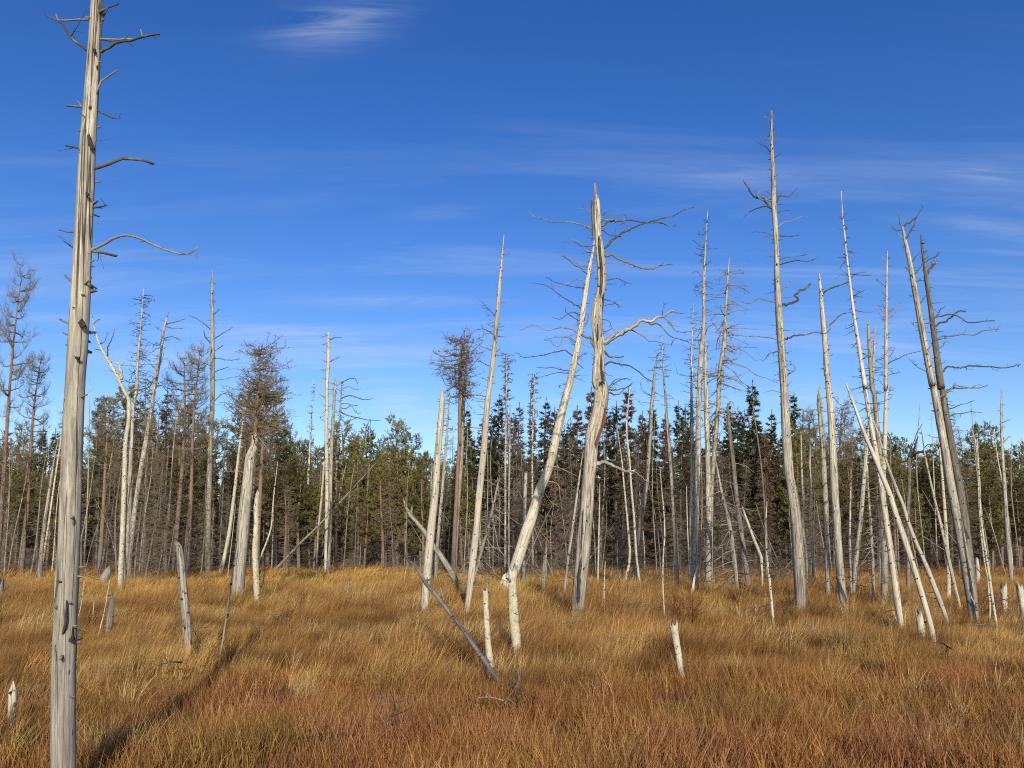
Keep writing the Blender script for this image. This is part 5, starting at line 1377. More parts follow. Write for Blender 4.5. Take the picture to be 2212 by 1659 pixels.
hero('dead_pine', 'thick greenish-grey trunk behind the crossing leaning poles, flat-topped', 'dead tree',
     [('H', [(865, 1258, 16), (868, 1330, 20), (875, 1430, 24), (884, 1560, 28), (890, 1640, 30)]), ('E', [(1022, 120, 28), (1038, 300, 30), (1052, 480, 34), (1066, 650, 36), (1075, 850, 40), (1082, 1050, 44), (1086, 1220, 48), (1086, 1460, 50)])], mat='snag_warm', top='break', auto=dict(n=6, ln=(.1, .8), z=(.2, .95), second=4), bmat='branch')
hero('dead_pine', 'thinner twin of the flat-topped greenish trunk, standing against its right side', 'dead tree', [('H', [(906, 1283, 8), (900, 1400, 14), (894, 1520, 18), (890, 1640, 20)]), ('E', [(1000, 50, 16), (1030, 300, 18), (1050, 600, 20), (1062, 900, 22), (1060, 1250, 24)])], yd=28, auto=dict(n=3, ln=(.1, .5)))
hero('dead_pine', 'slender pale snag with antler-like upward twigs between the hair-thin one and the leaning pair', 'dead tree',
     [('H', [(975, 852, 5), (973, 930, 11), (972, 1030, 14), (970, 1150, 17), (970, 1240, 20), (967, 1380, 22), (966, 1520, 24), (965, 1650, 26)]), ('E', [(1103, 60, 26), (1094, 200, 27), (1090, 350, 28), (1085, 550, 30), (1080, 800, 30), (1078, 1100, 30)])], yd=25, mat='snag_pale',
     auto=dict(n=4, ln=(.1, .5), z=(.5, 1), lift=.6, curl=.3), br=[('H', [(970, 1225), (945, 1195), (925, 1165)], 8), ('H', [(972, 1220), (1005, 1185), (1050, 1148)], 8), ('H', [(972, 1245), (1000, 1215), (1040, 1185)], 8), ('H', [(965, 1240), (935, 1205), (905, 1165)], 8), ('H', [(965, 1055), (940, 1035), (915, 1015)], 6), ('H', [(975, 910), (990, 880)], 6), ('H', [(965, 910), (945, 890), (930, 875)], 6), ('H', [(965, 1465), (990, 1445), (1025, 1400)], 11), ('H', [(985, 1490), (1030, 1450), (1090, 1435), (1180, 1415)], 7), ('H', [(960, 1460), (905, 1478)], 9), ('H', [(980, 1560), (1050, 1545)], 5)])
hero('leaning_pole', 'long smooth pole leaning left, the nearer of the two crossing leaning poles', 'dead tree',
     [('E', [(836, 50, 12), (860, 115, 18), (900, 222, 22), (935, 320, 25), (965, 400, 27), (1000, 480, 29), (1040, 575, 32), (1080, 670, 34), (1120, 770, 37), (1160, 900, 38), (1205, 1030, 40), (1245, 1150, 40), (1290, 1290, 40), (1335, 1440, 40), (1375, 1580, 38), (1395, 1660, 38)]), ('S', [(1622, 600, 38)])], mat='snag_pale', rough=.04, auto=dict(n=3, ln=(.03, .1)), br=[('E', [(985, 432), (1020, 428), (1055, 432)], 10)])
hero('leaning_pole', 'long pale pole leaning left, the farther of the two crossing leaning poles', 'dead tree',
     [('E', [(1020, 300, 8), (1050, 400, 14), (1085, 510, 18), (1120, 620, 20), (1165, 740, 23), (1210, 850, 26), (1240, 950, 26), (1285, 1070, 27), (1330, 1170, 29), (1370, 1265, 31), (1410, 1370, 33), (1450, 1470, 32), (1500, 1610, 24)])], mat='snag_pale', rough=.04, auto=dict(n=2, ln=(.05, .3)), br=[('K', [(985, 490), (1060, 520), (1120, 560)], 10)])
hero('dead_pine', 'short kinked grey trunk leaning right, between smooth thick snag and leaning poles', 'dead tree', [('E', [(988, 240, 8), (980, 350, 18), (968, 480, 27), (958, 620, 29), (948, 740, 30), (938, 860, 31), (928, 970, 31), (915, 1080, 32), (900, 1210, 33), (890, 1330, 32), (884, 1430, 30)])], mat='snag', rough=.1, auto=dict(n=3, ln=(.1, .5), z=(.1, .9)))
hero('dead_spruce', 'thin twiggy trunk with level side twigs right beside the kinked grey trunk', 'dead tree', [('E', [(975, 580, 10), (982, 750, 16), (992, 900, 20), (1002, 1050, 22), (1010, 1200, 24), (1018, 1460, 24)])], mat='snag', bmat='branch_pale', auto=dict(n=9, ln=(.2, .8), z=(.2, .95)))
hero('dead_spruce', 'thin rough pole left of the kinked grey trunk', 'dead tree', [('E', [(870, 600, 7), (867, 750, 13), (863, 950, 17), (862, 1150, 18), (868, 1300, 17), (872, 1440, 15)])], auto=dict(n=5, ln=(.1, .6)))
hero('dead_pine', 'thin dark-topped stub with a black hooked limb bent right, before the big leaning pair', 'dead tree',
     [('E', [(1245, 515, 16), (1246, 560, 24), (1246, 700, 24), (1240, 850, 25), (1236, 1000, 26), (1238, 1150, 27), (1240, 1300, 28), (1243, 1420, 30)])], mat='snag_dark', bmat='snag_black', top='break', auto=dict(n=2, ln=(.1, .4)),
     br=[('E', [(1248, 530), (1280, 510), (1305, 495), (1340, 490), (1380, 495), (1410, 495)], 20, 14), ('E', [(1278, 510), (1275, 465), (1290, 430), (1296, 400)], 20, 8), ('E', [(1405, 495), (1404, 520)], 12), ('E', [(1245, 530), (1232, 490)], 12), ('E', [(1280, 420), (1300, 360), (1320, 320)], 7), ('E', [(1330, 490), (1370, 455), (1420, 470), (1445, 488)], 8), ('E', [(1255, 760), (1260, 800), (1300, 850)], 10)])
hero('leaning_pole', 'thin smooth pole leaning left past the slim white birch, left of the big leaning pair', 'dead tree', [('E', [(1323, 335, 5), (1335, 420, 10), (1350, 520, 13), (1370, 620, 15), (1392, 720, 17), (1415, 820, 19), (1440, 920, 21), (1465, 1030, 22), (1490, 1140, 24), (1520, 1270, 25), (1550, 1400, 24), (1582, 1520, 20)])], mat='snag_pale', rough=.05, auto=dict(n=2, ln=(.03, .2)))
hero('dead_birch', 'slim white birch trunk left of the big leaning pair', 'birch', [('E', [(1438, 390, 8), (1448, 520, 15), (1460, 650, 20), (1470, 780, 22), (1480, 920, 24), (1490, 1080, 25), (1500, 1220, 27), (1502, 1450, 28)])], mat='birch', bmat='branch', auto=dict(n=7, ln=(.2, .9), z=(.5, 1), curl=.5))
hero('leaning_dead_pine', 'big pale snag leaning left at far right, with forked twigs at its very top', 'dead tree',
     [('H', [(1063, 712, 14), (1075, 780, 20), (1095, 870, 26), (1112, 960, 28), (1130, 1060, 32), (1148, 1160, 34), (1165, 1260, 35), (1184, 1360, 37), (1205, 1470, 39), (1235, 1620, 42)]), ('E', [(1402, 60, 46), (1425, 180, 49), (1450, 320, 51), (1475, 460, 52), (1500, 610, 54), (1525, 760, 56), (1555, 920, 58), (1585, 1080, 61), (1612, 1220, 64), (1635, 1360, 66), (1655, 1480, 66), (1668, 1590, 60)])], mat='snag', rough=.05,
     cracks=[(-1.0, .02, .18, .3, .1)], auto=dict(n=1.8, ln=(.06, .4), z=(.35, 1)),
     br=[('H', [(1065, 722), (1055, 690), (1045, 665), (1028, 625)], 9), ('H', [(1068, 780), (1040, 755), (1010, 728), (978, 695)], 8), ('H', [(1060, 728), (1020, 715), (980, 700)], 7), ('H', [(1090, 770), (1110, 735), (1130, 700), (1145, 660), (1158, 640), (1175, 603)], 10), ('H', [(1145, 655), (1148, 645)], 12), ('H', [(1120, 905), (1135, 885), (1150, 870)], 7), ('H', [(1138, 975), (1160, 935), (1182, 910), (1210, 880)], 10),
         ('H', [(1088, 860), (1058, 838)], 7), ('H', [(1110, 985), (1090, 960), (1080, 940)], 7), ('H', [(1142, 1030), (1165, 1010)], 8), ('H', [(1165, 1150), (1185, 1120), (1200, 1090)], 9), ('H', [(1165, 1300), (1130, 1280), (1108, 1255)], 7), ('H', [(1200, 1540), (1150, 1510), (1092, 1472)], 6), ('H', [(1200, 1290), (1225, 1255)], 8)],
     extra=lambda o, b, yd, P2, R2: (shard(o, b, yd, 'K', [(1625, 1220), (1650, 1290), (1690, 1370), (1705, 1440), (1690, 1400), (1660, 1330), (1640, 1290)], 'snag_pale', thick=.02, toward=.16),))
hero('leaning_dead_pine', 'darker grey cracked snag leaning left close behind the big pale one', 'dead tree',
     [('H', [(1166, 758, 8), (1172, 820, 15), (1184, 900, 21), (1196, 990, 24), (1208, 1080, 26), (1220, 1160, 28), (1234, 1270, 31), (1246, 1360, 34), (1258, 1450, 36), (1272, 1550, 40), (1285, 1640, 42)]), ('E', [(1455, 60, 36), (1472, 160, 40), (1490, 270, 43), (1512, 400, 45), (1535, 520, 48), (1555, 630, 52), (1575, 740, 55), (1592, 850, 60), (1606, 960, 64), (1622, 1080, 60), (1640, 1200, 52), (1655, 1330, 48), (1668, 1460, 44)])], yd=16.9, mat='snag_dark', rough=.07,
     auto=dict(n=3, ln=(.08, .45), z=(.5, 1), side=.3), cracks=[(-1.9, .22, .4, .6, .15)],
     br=[('H', [(1185, 930), (1205, 905), (1235, 885), (1270, 868)], 9), ('H', [(1205, 975), (1225, 940), (1248, 918)], 17, 12), ('H', [(1200, 940), (1235, 900), (1265, 880)], 7), ('H', [(1242, 1295), (1260, 1265), (1300, 1240), (1345, 1225), (1380, 1212), (1415, 1200)], 14, 8), ('H', [(1240, 1235), (1265, 1200), (1290, 1175), (1315, 1160)], 12),
         ('H', [(1285, 1222), (1340, 1222), (1390, 1232), (1440, 1250), (1520, 1255), (1590, 1240)], 9, 6), ('H', [(1258, 1357), (1290, 1345), (1330, 1335), (1400, 1326), (1470, 1325), (1530, 1312), (1600, 1303)], 11, 7), ('H', [(1262, 1412), (1285, 1395), (1305, 1382), (1330, 1370)], 12), ('H', [(1295, 1535), (1330, 1518), (1380, 1508), (1450, 1505), (1520, 1510), (1600, 1512), (1650, 1518), (1740, 1508)], 11, 6), ('H', [(1725, 1512), (1722, 1498)], 6),
         ('H', [(1310, 1652), (1340, 1632), (1400, 1630), (1460, 1632), (1500, 1625), (1540, 1620)], 12), ('E', [(1447, 142), (1480, 105), (1520, 82), (1550, 75), (1600, 82), (1640, 80), (1700, 68), (1745, 72)], 13), ('E', [(1500, 100), (1550, 48)], 8), ('E', [(1490, 222), (1540, 208), (1590, 198), (1630, 175), (1662, 158)], 8), ('E', [(1502, 272), (1540, 255), (1580, 245), (1640, 250), (1720, 246)], 9), ('E', [(1440, 300), (1470, 272), (1510, 260)], 8), ('E', [(1520, 375), (1560, 355), (1600, 345)], 8), ('E', [(1590, 712), (1620, 692), (1650, 685), (1690, 680)], 10)],
     extra=lambda o, b, yd, P2, R2: (shard(o, b, yd, 'E', [(1590, 950), (1600, 965), (1640, 1058), (1618, 1062), (1625, 1180), (1610, 1100), (1600, 1020)], 'snag_black', thick=.03, toward=.19, name='crack', label='black open crack'),
                                     shard(o, b, yd, 'E', [(1604, 1062), (1642, 1062), (1660, 1200), (1640, 1330), (1620, 1200)], 'snag_dark', thick=.06, toward=.17)))
hero('dead_pine', 'slim bare snag with a thin straight spike at the far right beyond the leaning pair', 'dead tree',
     [('E', [(1838, 80, 5), (1839, 160, 9), (1842, 280, 14), (1847, 420, 20), (1856, 600, 24), (1868, 780, 27), (1878, 950, 29), (1890, 1120, 30), (1902, 1240, 31), (1910, 1345, 30)])], mat='snag', auto=dict(n=2.5, ln=(.1, .5), z=(.4, 1)), br=[('E', [(1835, 430), (1800, 395), (1740, 380)], 10), ('E', [(1855, 435), (1880, 410), (1898, 395)], 11), ('E', [(1850, 305), (1905, 285)], 7)])
hero('slim_birch', 'thin stem with a blackened curving top half at the far right before the green pines', 'birch', [('E', [(1686, 375, 7), (1690, 500, 11), (1698, 620, 13), (1705, 740, 13), (1706, 850, 13), (1718, 980, 16), (1732, 1080, 17), (1748, 1180, 18), (1766, 1300, 19), (1785, 1440, 20), (1812, 1610, 18)])], mat='birch', auto=dict(n=3, ln=(.05, .4)))
hero('birch_stub', 'thin white birch stake right of the big leaning pair', 'birch', [('E', [(1731, 1180, 8), (1740, 1240, 13), (1756, 1310, 15), (1762, 1400, 16), (1770, 1500, 16), (1768, 1590, 14)])], mat='birch', auto=dict(n=3, ln=(.05, .3)))
hero('stump', 'pale tall stump close right of the big leaning pair', 'stump', [('E', [(1686, 1195, 20), (1688, 1230, 28), (1692, 1300, 30), (1692, 1370, 28)])], mat='snag_pale', top='break')
hero('birch_stump', 'dark-topped knee-high birch stump near the right edge', 'stump', [('S', [(2078, 275, 44), (2082, 320, 42), (2084, 380, 38), (2086, 435, 32)])], mat='birch', top='break', flare=.95, auto=dict(n=6, ln=(.03, .2)))
hero('birch_stump', 'lumpy white birch stump cut by the right edge of the picture', 'stump', [('S', [(2180, 262, 42), (2190, 310, 44), (2200, 380, 42), (2212, 460, 38)])], mat='birch', top='break', rough=.14, flare=.95)
hero('birch_stump', 'squat flat-topped birch stump standing beside the foot of the smooth leaning pole', 'stump', [('S', [(1535, 456, 50), (1540, 490, 50), (1546, 540, 50), (1550, 595, 46)])], mat='birch', top='break', rough=.04, flare=.98)
hero('stump', 'tiny brown stump left of the squat flat-topped birch stump', 'stump', [('S', [(1492, 588, 10), (1494, 605, 22), (1498, 622, 24)])], mat='snag_warm', top='break', hg=.1)
hero('birch_stub', 'short white birch stub alone in open grass right of centre, spiked top edge, leaning left', 'birch', [('Q', [(2158, 296, 48), (2162, 340, 50), (2175, 420, 46), (2187, 490, 44), (2196, 560, 42)]), ('V', [(1471, 1446, 13)])], mat='birch', top='break', rough=.06, flare=.9, auto=dict(n=3, ln=(.02, .06)),
     extra=lambda o, b, yd, P2, R2: shard(o, b, yd, 'Q', [(2128, 282), (2140, 300), (2142, 345), (2134, 320)], 'birch', toward=.05, thick=.04))
hero('stump', 'narrow split pale stump at the far left foreground', 'stump', [('P', [(85, 655, 8), (86, 690, 34), (84, 720, 54), (84, 780, 54), (80, 840, 50), (76, 885, 46)])], mat='snag_pale', rough=.14, flare=.95, cracks=[(-1.4, .1, 1, .5, .2), (-.8, .1, 1, .3, .2)], hg=.2)
hero('stump', 'lichen-green stump cut by the left edge of the picture', 'stump', [('P', [(2, 28, 40), (-2, 60, 50), (-4, 100, 52), (-6, 160, 44)])], mat='snag_warm', top='break', hg=.15, rough=.15)
hero('burnt_stump', 'charred black splintered stump leaning right, left of the white birch foot', 'stump', [('P', [(730, 85, 16), (727, 130, 30), (720, 200, 40), (712, 260, 42), (704, 335, 38)])], mat='snag_dark', top='break', rough=.15, cracks=[(-1.4, .1, 1, .5, .2)], auto=dict(n=3, ln=(.05, .2)))
hero('broken_slab', 'leaning slab of torn pale bark wood left of the white birch foot', 'stump', [('B', [(708, 1240, 12), (700, 1265, 44), (680, 1310, 58), (662, 1350, 50), (648, 1390, 36)])], mat='snag_warm', rough=.2, top='break', yd=29)
for i, (seg, lb) in enumerate([
        ([(712, 0, 5), (700, 60, 7), (685, 160, 9), (662, 260, 10), (636, 360, 10)], 'bare pale whip stem leaning beside the charred stump'),
        ([(545, 0, 5), (536, 90, 7), (522, 180, 8), (508, 240, 8)], 'bare whip stem in the grass close right of the near trunk'),
        ([(610, 130, 4), (605, 190, 5), (598, 270, 6)], 'short pale whip between the near trunk and the charred stump')]):
    hero('whip_stem', lb, 'sapling', [('P', seg)], mat='birch', sides=6, auto=dict(n=3, ln=(.1, .4), r=.005))
hero('slim_birch', 'very thin birch pole with yellowish foot standing above the lone white stub', 'birch', [('D', [(1180, 600, 5), (1192, 750, 9), (1206, 900, 12), (1210, 1050, 14), (1202, 1150, 13), (1198, 1300, 12), (1202, 1450, 13), (1208, 1530, 13), (1217, 1590, 13)])], mat='birch', auto=dict(n=5, ln=(.1, .5)))
hero('stick', 'short upright whitish peg in the grass left of the tallest right-hand tree', 'stick', [('S', [(473, 378, 5), (473, 420, 9), (470, 470, 10)])], mat='snag_pale', br=[('S', [(470, 430), (445, 420), (432, 440)], 4)], hg=.15)
hero('stump', 'little reddish snapped stub in front of the tight row of snags', 'stump', [('S', [(330, 318, 10), (332, 345, 22), (334, 378, 24)])], mat='snag_warm', top='break', hg=.15)
hero('stick', 'broken twisted pale stub right of the twisted pine foot', 'stick', [('D', [(870, 1370, 8), (855, 1400, 14), (848, 1430, 12), (850, 1455, 12)])], mat='split', top='break', hg=.2)


def ground_branch(label, fr, pts, w, mat, d0=None):
    q = px(fr, pts)
    ds = [gdist(x, y, .28) for x, y in q] if d0 is None else [d0] * len(q)
    m_ = sum(ds) / len(ds)
    Q = np.array([at(x, y, m_ + (d - m_) * .5) for (x, y), d in zip(q, ds)])
    b = Q[0].copy(); b[2] = 0
    r0 = w * FR[fr][2] / FPX * m_ / 2
    Qs, rs = resample(Q, np.linspace(r0, r0 * .4, len(Q)), .05)
    mb = MB(); tube(mb, Qs - b, rs, 5, .1)
    twigs_on(mb, Qs - b, r0 * .7, r0 * .4, 9, (.04, .22), 3, True)
    me = mb.mesh('fallen_branch', MAT[mat])
    o = bpy.data.objects.new('fallen_branch', me); C.objects.link(o); o.location = b
    o['label'] = label; o['category'] = 'branch'


ground_branch('dark twiggy fallen branch on the heath right of the log foot', 'Q', [(1040, 660), (1120, 690), (1200, 730), (1260, 752), (1350, 762)], 9, 'branch')
ground_branch('short forked pale twig standing at the foot of the dark leaning log', 'Q', [(1060, 800), (1085, 755), (1110, 725), (1125, 700), (1165, 640)], 9, 'branch_pale')
ground_branch('thin bleached stick lying in front of the dark leaning log at left', 'Q', [(205, 742), (260, 750), (320, 775), (370, 810)], 6, 'branch_pale')
ground_branch('pale curved stick in the grass left of the near trunk', 'P', [(155, 240), (200, 228), (240, 210)], 8, 'branch_pale')

for i in range(26):
    X = rng.uniform(60, 2180); Yv = rng.uniform(1255, 1420) if i < 20 else rng.uniform(1420, 1560)
    if 560 < X < 860 and rng.rand() < .6: continue
    dx, dy = rng.choice([-1, 1]) * rng.uniform(12, 60), -rng.uniform(2, 26)
    ground_branch('bleached dead branch lying half sunk in the dry grass', 'V', [(X, Yv), (X + dx * .5, Yv + dy * .6 - rng.uniform(0, 4)), (X + dx, Yv + dy)], rng.uniform(1.2, 3.2), 'branch_pale' if rng.rand() < .6 else 'branch')
    o_ = [o for o in C.objects][-1]
    o_['group'] = 'dead branches scattered in the dry grass'

# ------------------------------------------------------------------ tree line: trees that shape the skyline, then the fill
sky_trees = [
    ('spruce', 118, 928, 112, 62), ('pine_thin', 42, 915, 35, 50), ('pine', 8, 935, 2, 55), ('snag_twiggy', 25, 940, 15, 36),
    ('pine_thin', 212, 905, 205, 48), ('pine', 270, 835, 262, 47), ('spruce_thin', 305, 855, 300, 44), ('pine_thin', 345, 880, 335, 45),
    ('spruce_thin', 365, 840, 352, 41), ('pine', 225, 860, 218, 50), ('pine', 318, 890, 310, 48), ('pine', 412, 880, 405, 47), ('pine_thin', 470, 905, 462, 46), ('pine', 532, 850, 526, 46), ('pine', 585, 850, 580, 44), ('pine_thin', 555, 820, 550, 43), ('pine', 150, 935, 146, 50), ('pine', 60, 950, 55, 48), ('pine_thin', 388, 850, 380, 46), ('pine', 440, 895, 438, 48), ('snag_twiggy', 480, 930, 474, 40), ('spruce', 500, 960, 498, 60),
    ('pine', 600, 895, 596, 42), ('pine_thin', 625, 925, 622, 44), ('pine', 655, 955, 652, 50), ('pine', 690, 965, 686, 55), ('pine', 735, 910, 738, 50), ('pine', 770, 940, 775, 52), ('spruce_thin', 800, 925, 802, 56), ('pine', 825, 950, 826, 58),
    ('pine', 862, 900, 858, 44), ('pine_thin', 845, 935, 842, 46), ('pine', 895, 935, 890, 50), ('spruce', 820, 968, 815, 60), ('pine', 920, 975, 915, 55),
    ('spruce', 1010, 880, 1005, 50), ('spruce_thin', 1040, 905, 1038, 46), ('spruce', 1080, 855, 1078, 44), ('spruce_brown', 1065, 890, 1062, 47), ('spruce_brown', 1110, 895, 1110, 42), ('spruce_thin', 1120, 870, 1118, 50),
    ('spruce', 1180, 862, 1176, 48), ('spruce_brown', 1200, 880, 1200, 42), ('spruce_brown', 1150, 900, 1150, 41), ('spruce', 1232, 905, 1228, 50), ('spruce_brown', 1245, 875, 1243, 45), ('spruce_brown', 1275, 835, 1273, 44), ('spruce', 1218, 920, 1215, 44),
    ('spruce', 1310, 880, 1308, 50), ('spruce', 1330, 870, 1330, 46), ('spruce_brown', 1357, 835, 1356, 41), ('spruce_brown', 1385, 890, 1385, 43), ('spruce', 1410, 875, 1410, 50), ('spruce_brown', 1435, 895, 1436, 42),
    ('spruce', 1468, 868, 1468, 46), ('spruce', 1478, 875, 1482, 52), ('spruce_brown', 1490, 920, 1492, 41), ('spruce_brown', 1540, 910, 1542, 42), ('spruce', 1575, 870, 1578, 46), ('spruce', 1592, 880, 1594, 50),
    ('spruce', 1628, 824, 1630, 42), ('spruce', 1605, 885, 1606, 48), ('spruce', 1668, 888, 1670, 45), ('spruce_brown', 1650, 930, 1652, 41), ('spruce', 1718, 847, 1720, 56), ('spruce_brown', 1700, 930, 1704, 42), ('pine_thin', 1742, 895, 1745, 46), ('pine_brown', 1758, 880, 1760, 47),
    ('pine_thin', 1815, 870, 1818, 50), ('pine_brown', 1838, 905, 1842, 46), ('pine', 1870, 925, 1872, 48), ('pine', 1895, 940, 1898, 50), ('pine', 1948, 948, 1950, 46), ('pine', 1930, 985, 1932, 42), ('pine', 1985, 975, 1990, 50), ('pine', 2020, 960, 2026, 52), ('pine_thin', 2048, 985, 2052, 44),
    ('pine', 2108, 920, 2115, 44), ('pine', 2130, 955, 2138, 48), ('pine', 2165, 965, 2174, 50), ('pine', 2200, 955, 2210, 46), ('pine', 2190, 985, 2200, 42), ('pine_thin', 2225, 960, 2240, 44),
]
MARKS = [(165, 'near trunk'), (268, 'forked white birch'), (453, 'slender upright snag'), (545, 'conical brown pine'), (705, 'flat-tipped pale snag'), (945, 'plank-straight snapped trunk'),
         (1050, 'tall slender leaning snag'), (1225, 'big leaning dead pine'), (1290, 'twisted cracked pine'), (1437, 'gently curved bare pole'), (1515, 'tight row of tall snags'),
         (1690, 'tallest right-hand snag'), (1795, 'smooth thick snag'), (1900, 'crossing leaning poles'), (1965, 'stub with black hooked limb'), (2040, 'big leaning pair'), (2163, 'far right spiked snag')]
LOOK = {'spruce': 'dark green spruce', 'spruce_brown': 'brown-needled spruce', 'spruce_thin': 'half bare spruce', 'pine': 'green pine', 'pine_thin': 'thin-crowned pine', 'pine_brown': 'brown twiggy pine', 'snag_twiggy': 'grey twiggy dead tree'}
near = {}
for i, t_ in enumerate(sky_trees):
    m_ = min(MARKS, key=lambda q: abs(q[0] - t_[1]))
    near.setdefault((t_[0], m_[1], t_[1] < m_[0]), []).append((abs(t_[1] - m_[0]), i))
SKYLAB = {}
for (k, nm_, lf), lst in near.items():
    lst.sort()
    for r_, (_, i) in enumerate(lst):
        o_ = ['first ', 'second ', 'third ', 'fourth ', 'fifth ', 'sixth '][r_] if len(lst) > 1 else ''
        SKYLAB[i] = '%s%s on the skyline %s of the %s' % (o_, LOOK[k], 'left' if lf else 'right', nm_)
for i, (k, tx, ty, bx, yd) in enumerate(sky_trees):
    place(k, tx, ty, bx, yd, SKYLAB[i])
# brown twiggy pines that stand out against the sky
place('pine_brown', 50, 568, -4, 34, 'tall leaning dead pine with a sparse claw crown at the left edge', 0, .6)
place('pine_brown', 93, 756, 50, 38, 'dead pine with drooping sparse branches between the edge and the near trunk', 1, .8)
place('pine_brown', 240, 850, 218, 36, 'brown twiggy pine with orange trunk just right of the near trunk', 1, .9)
place('pine_brown', 404, 768, 380, 38, 'brown twiggy pine with orange trunk left of the slender upright snag', 0, 1.)
place('pine_brown', 436, 738, 405, 37, 'orange-trunked brown pine whose top touches the slender upright snag', 1, .8)
place('pine_brown', 572, 800, 556, 37, 'brown twiggy pine close behind the conical brown one', 1, 1.1)
place('scraggly', 1095, 764, 1099, 42, 'scraggly spruce with needle tufts left on its tip, left of the big leaning pine', 0)
place('scraggly', 1154, 806, 1150, 44, 'smaller scraggly spruce tip beside the tufted one', 0)
place('scraggly', 318, 810, 312, 40, 'thin dark scraggly spruce behind the forked birch', 0)
place('snag_slim', 197, 815, 186, 36, 'faint thin snag peeping out right of the near trunk', 0)
place('snag_slim', 2162, 838, 2190, 52, 'thin snag standing behind the far right spiked one', 2)


def skyline(X):
    xs = [-150, 0, 130, 200, 300, 440, 500, 560, 640, 700, 800, 860, 930, 1000, 1080, 1200, 1290, 1360, 1480, 1560, 1630, 1700, 1800, 1900, 2000, 2110, 2212, 2400]
    ys = [930, 940, 960, 900, 880, 900, 930, 860, 940, 975, 950, 930, 970, 900, 880, 900, 880, 870, 890, 890, 870, 890, 900, 940, 970, 950, 960, 950]
    return float(np.interp(X, xs, ys))


fill = 0
for i in range(300):
    X = -130 + (i * 0.61803 % 1) * 2480
    yd = 40 + 34 * rng.rand() ** 1.3
    ty = skyline(X) + rng.uniform(15, 120) + (yd - 40) * .6
    if 1040 < X < 1700:
        k = rng.choice(['spruce', 'spruce_brown', 'spruce_thin', 'snag_twiggy'], p=[.26, .34, .2, .2])
    elif X <= 1040:
        k = rng.choice(['spruce', 'spruce_thin', 'pine', 'pine_thin', 'snag_twiggy'], p=[.14, .14, .38, .2, .14])
    else:
        k = rng.choice(['spruce', 'spruce_thin', 'pine', 'pine_thin', 'snag_twiggy', 'spruce_brown'], p=[.05, .12, .45, .22, .1, .06])
    place(k, X + rng.normal(0, 6), ty, X, yd)
for i in range(64):                      # younger, lower trees whose green reaches down behind the bare poles
    X = -60 + ((i * .618 + .37) % 1) * 2330
    if 1060 < X < 1700: continue
    place('pine' if rng.rand() < .7 else 'spruce', X + rng.normal(0, 5), rng.uniform(975, 1085), X, rng.uniform(42, 50), 'low young green conifer among the bare poles of the forest edge', variant=0, wide=1.25)['group'] = 'low young conifers in the forest edge'
# bare trunks that fill the front of the forest edge
for i in range(170):
    X = -120 + ((i * 0.7548 + .13) % 1) * 2460
    yd = rng.uniform(31, 46) if 1000 < X < 1750 or X > 1750 and rng.rand() < .4 or X < 640 else rng.uniform(39, 48)
    u = rng.rand()
    k = 'snag_slim' if u < .28 else ('snag_twiggy' if u < .88 else 'birch')
    ty = rng.uniform(930, 1120) if rng.rand() < .8 else rng.uniform(860, 930)
    if 640 < X < 950: ty = max(ty, 1000)
    lean = rng.normal(0, 12)
    place(k, X + lean - (X - 1106) * .03, ty, X, yd)
print('placed', len(USED))


# a few trees lying or leaning inside the forest
for i in range(22):
    X = rng.uniform(900, 1750) if i < 15 else rng.uniform(-50, 2250)
    yd = rng.uniform(27, 42)
    place('snag_twiggy' if rng.rand() < .4 else 'snag_slim', X + rng.choice([-1, 1]) * rng.uniform(60, 170), rng.uniform(1050, 1150), X, yd, label='slim dead trunk leaning far over among the trees of the forest edge', variant=0)['group'] = 'dead trunks leaning far over in the forest edge'

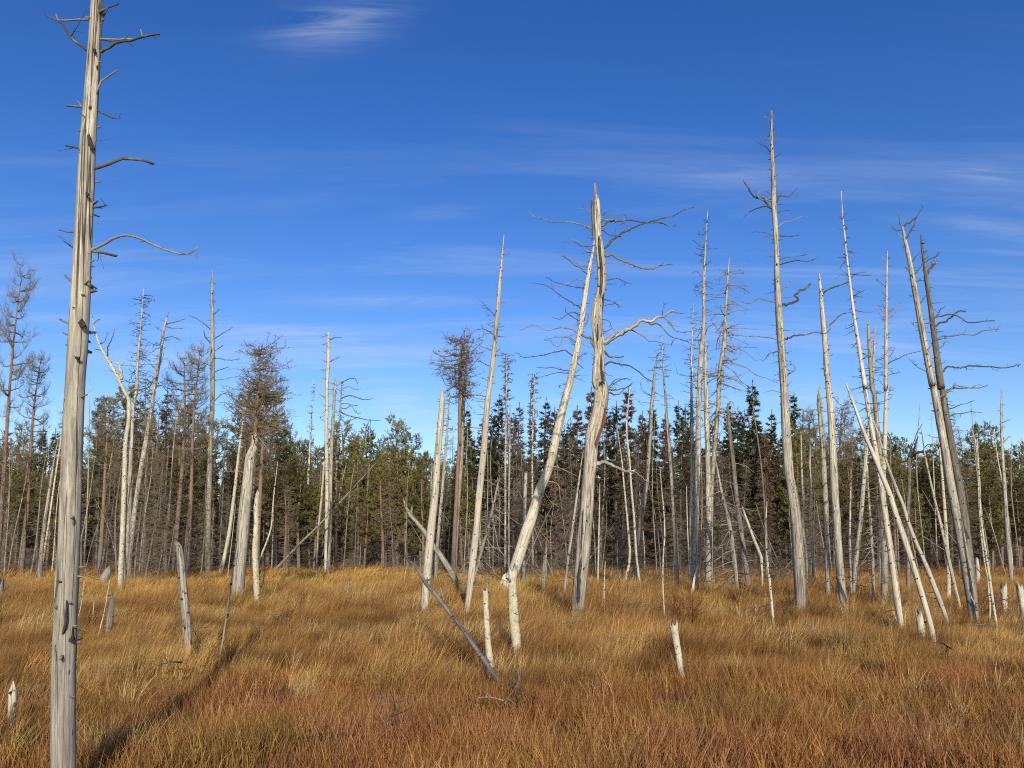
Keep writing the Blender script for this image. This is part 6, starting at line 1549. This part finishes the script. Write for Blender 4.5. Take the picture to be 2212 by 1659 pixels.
# the forest beyond, seen only in the gaps
def deep_forest():
    ms = []
    for k in ('spruce', 'pine', 'spruce_thin', 'pine_thin'):
        for ps in KINDS[k][:2]:
            for (pn, me, _) in ps:
                pass
    col = bpy.data.collections.new('deep_forest_trees')
    n_ = 0
    objs = []
    for k in ('spruce', 'pine', 'spruce_brown'):
        ps = KINDS[k][0]
        bmx = []
        V, F, MI, mats, off = [], [], [], [], 0
        me = bpy.data.meshes.new('deep_tree')
        import bmesh
        bm = bmesh.new()
        for (pn, m0, _) in ps:
            if pn == 'bare_branches': continue
            f0 = len(bm.faces)
            bm.from_mesh(m0)
            bm.faces.ensure_lookup_table()
            for f in bm.faces[f0:]: f.material_index = n_mat(mats, m0.materials[0])
        bm.to_mesh(me); bm.free()
        for m in mats: me.materials.append(m)
        o = bpy.data.objects.new('deep_tree_%d' % n_, me); col.objects.link(o); n_ += 1
    return col


def n_mat(lst, m):
    if m not in lst: lst.append(m)
    return lst.index(m)


dcol = deep_forest()
ys_ = 76 + 90 * rng.rand(620) ** 1.2
xs_ = rng.uniform(-1, 1, 620) * (.74 * ys_ + 4)
meD = bpy.data.meshes.new('deep_forest')
nD = len(xs_)
meD.vertices.add(nD); meD.vertices.foreach_set('co', np.stack([xs_, ys_, ys_ * 0], -1).ravel())
a_ = meD.attributes.new('rot', 'FLOAT_VECTOR', 'POINT'); a_.data.foreach_set('vector', np.stack([rng.normal(0, .02, nD), rng.normal(0, .02, nD), rng.uniform(0, 6.28, nD)], -1).ravel())
a_ = meD.attributes.new('scl', 'FLOAT', 'POINT'); a_.data.foreach_set('value', rng.uniform(.85, 1.35, nD) * (1 + .15 * (ys_ > 110)))
a_ = meD.attributes.new('idx', 'INT', 'POINT'); a_.data.foreach_set('value', np.where(np.abs(xs_ / ys_ - .13) < .17, rng.choice([0, 2], nD), rng.choice([0, 1, 1], nD)).astype(int))
oD = bpy.data.objects.new('deep_forest', meD); C.objects.link(oD)
oD['kind'] = 'stuff'; oD['label'] = 'mass of conifers deeper in the forest behind the edge trees'; oD['category'] = 'forest'
ngD = bpy.data.node_groups['undergrowth'].copy(); ngD.name = 'deep_forest'
for nd in ngD.nodes:
    if nd.bl_idname == 'GeometryNodeCollectionInfo': nd.inputs['Collection'].default_value = dcol
md_ = oD.modifiers.new('scatter', 'NODES'); md_.node_group = ngD

build_grass()
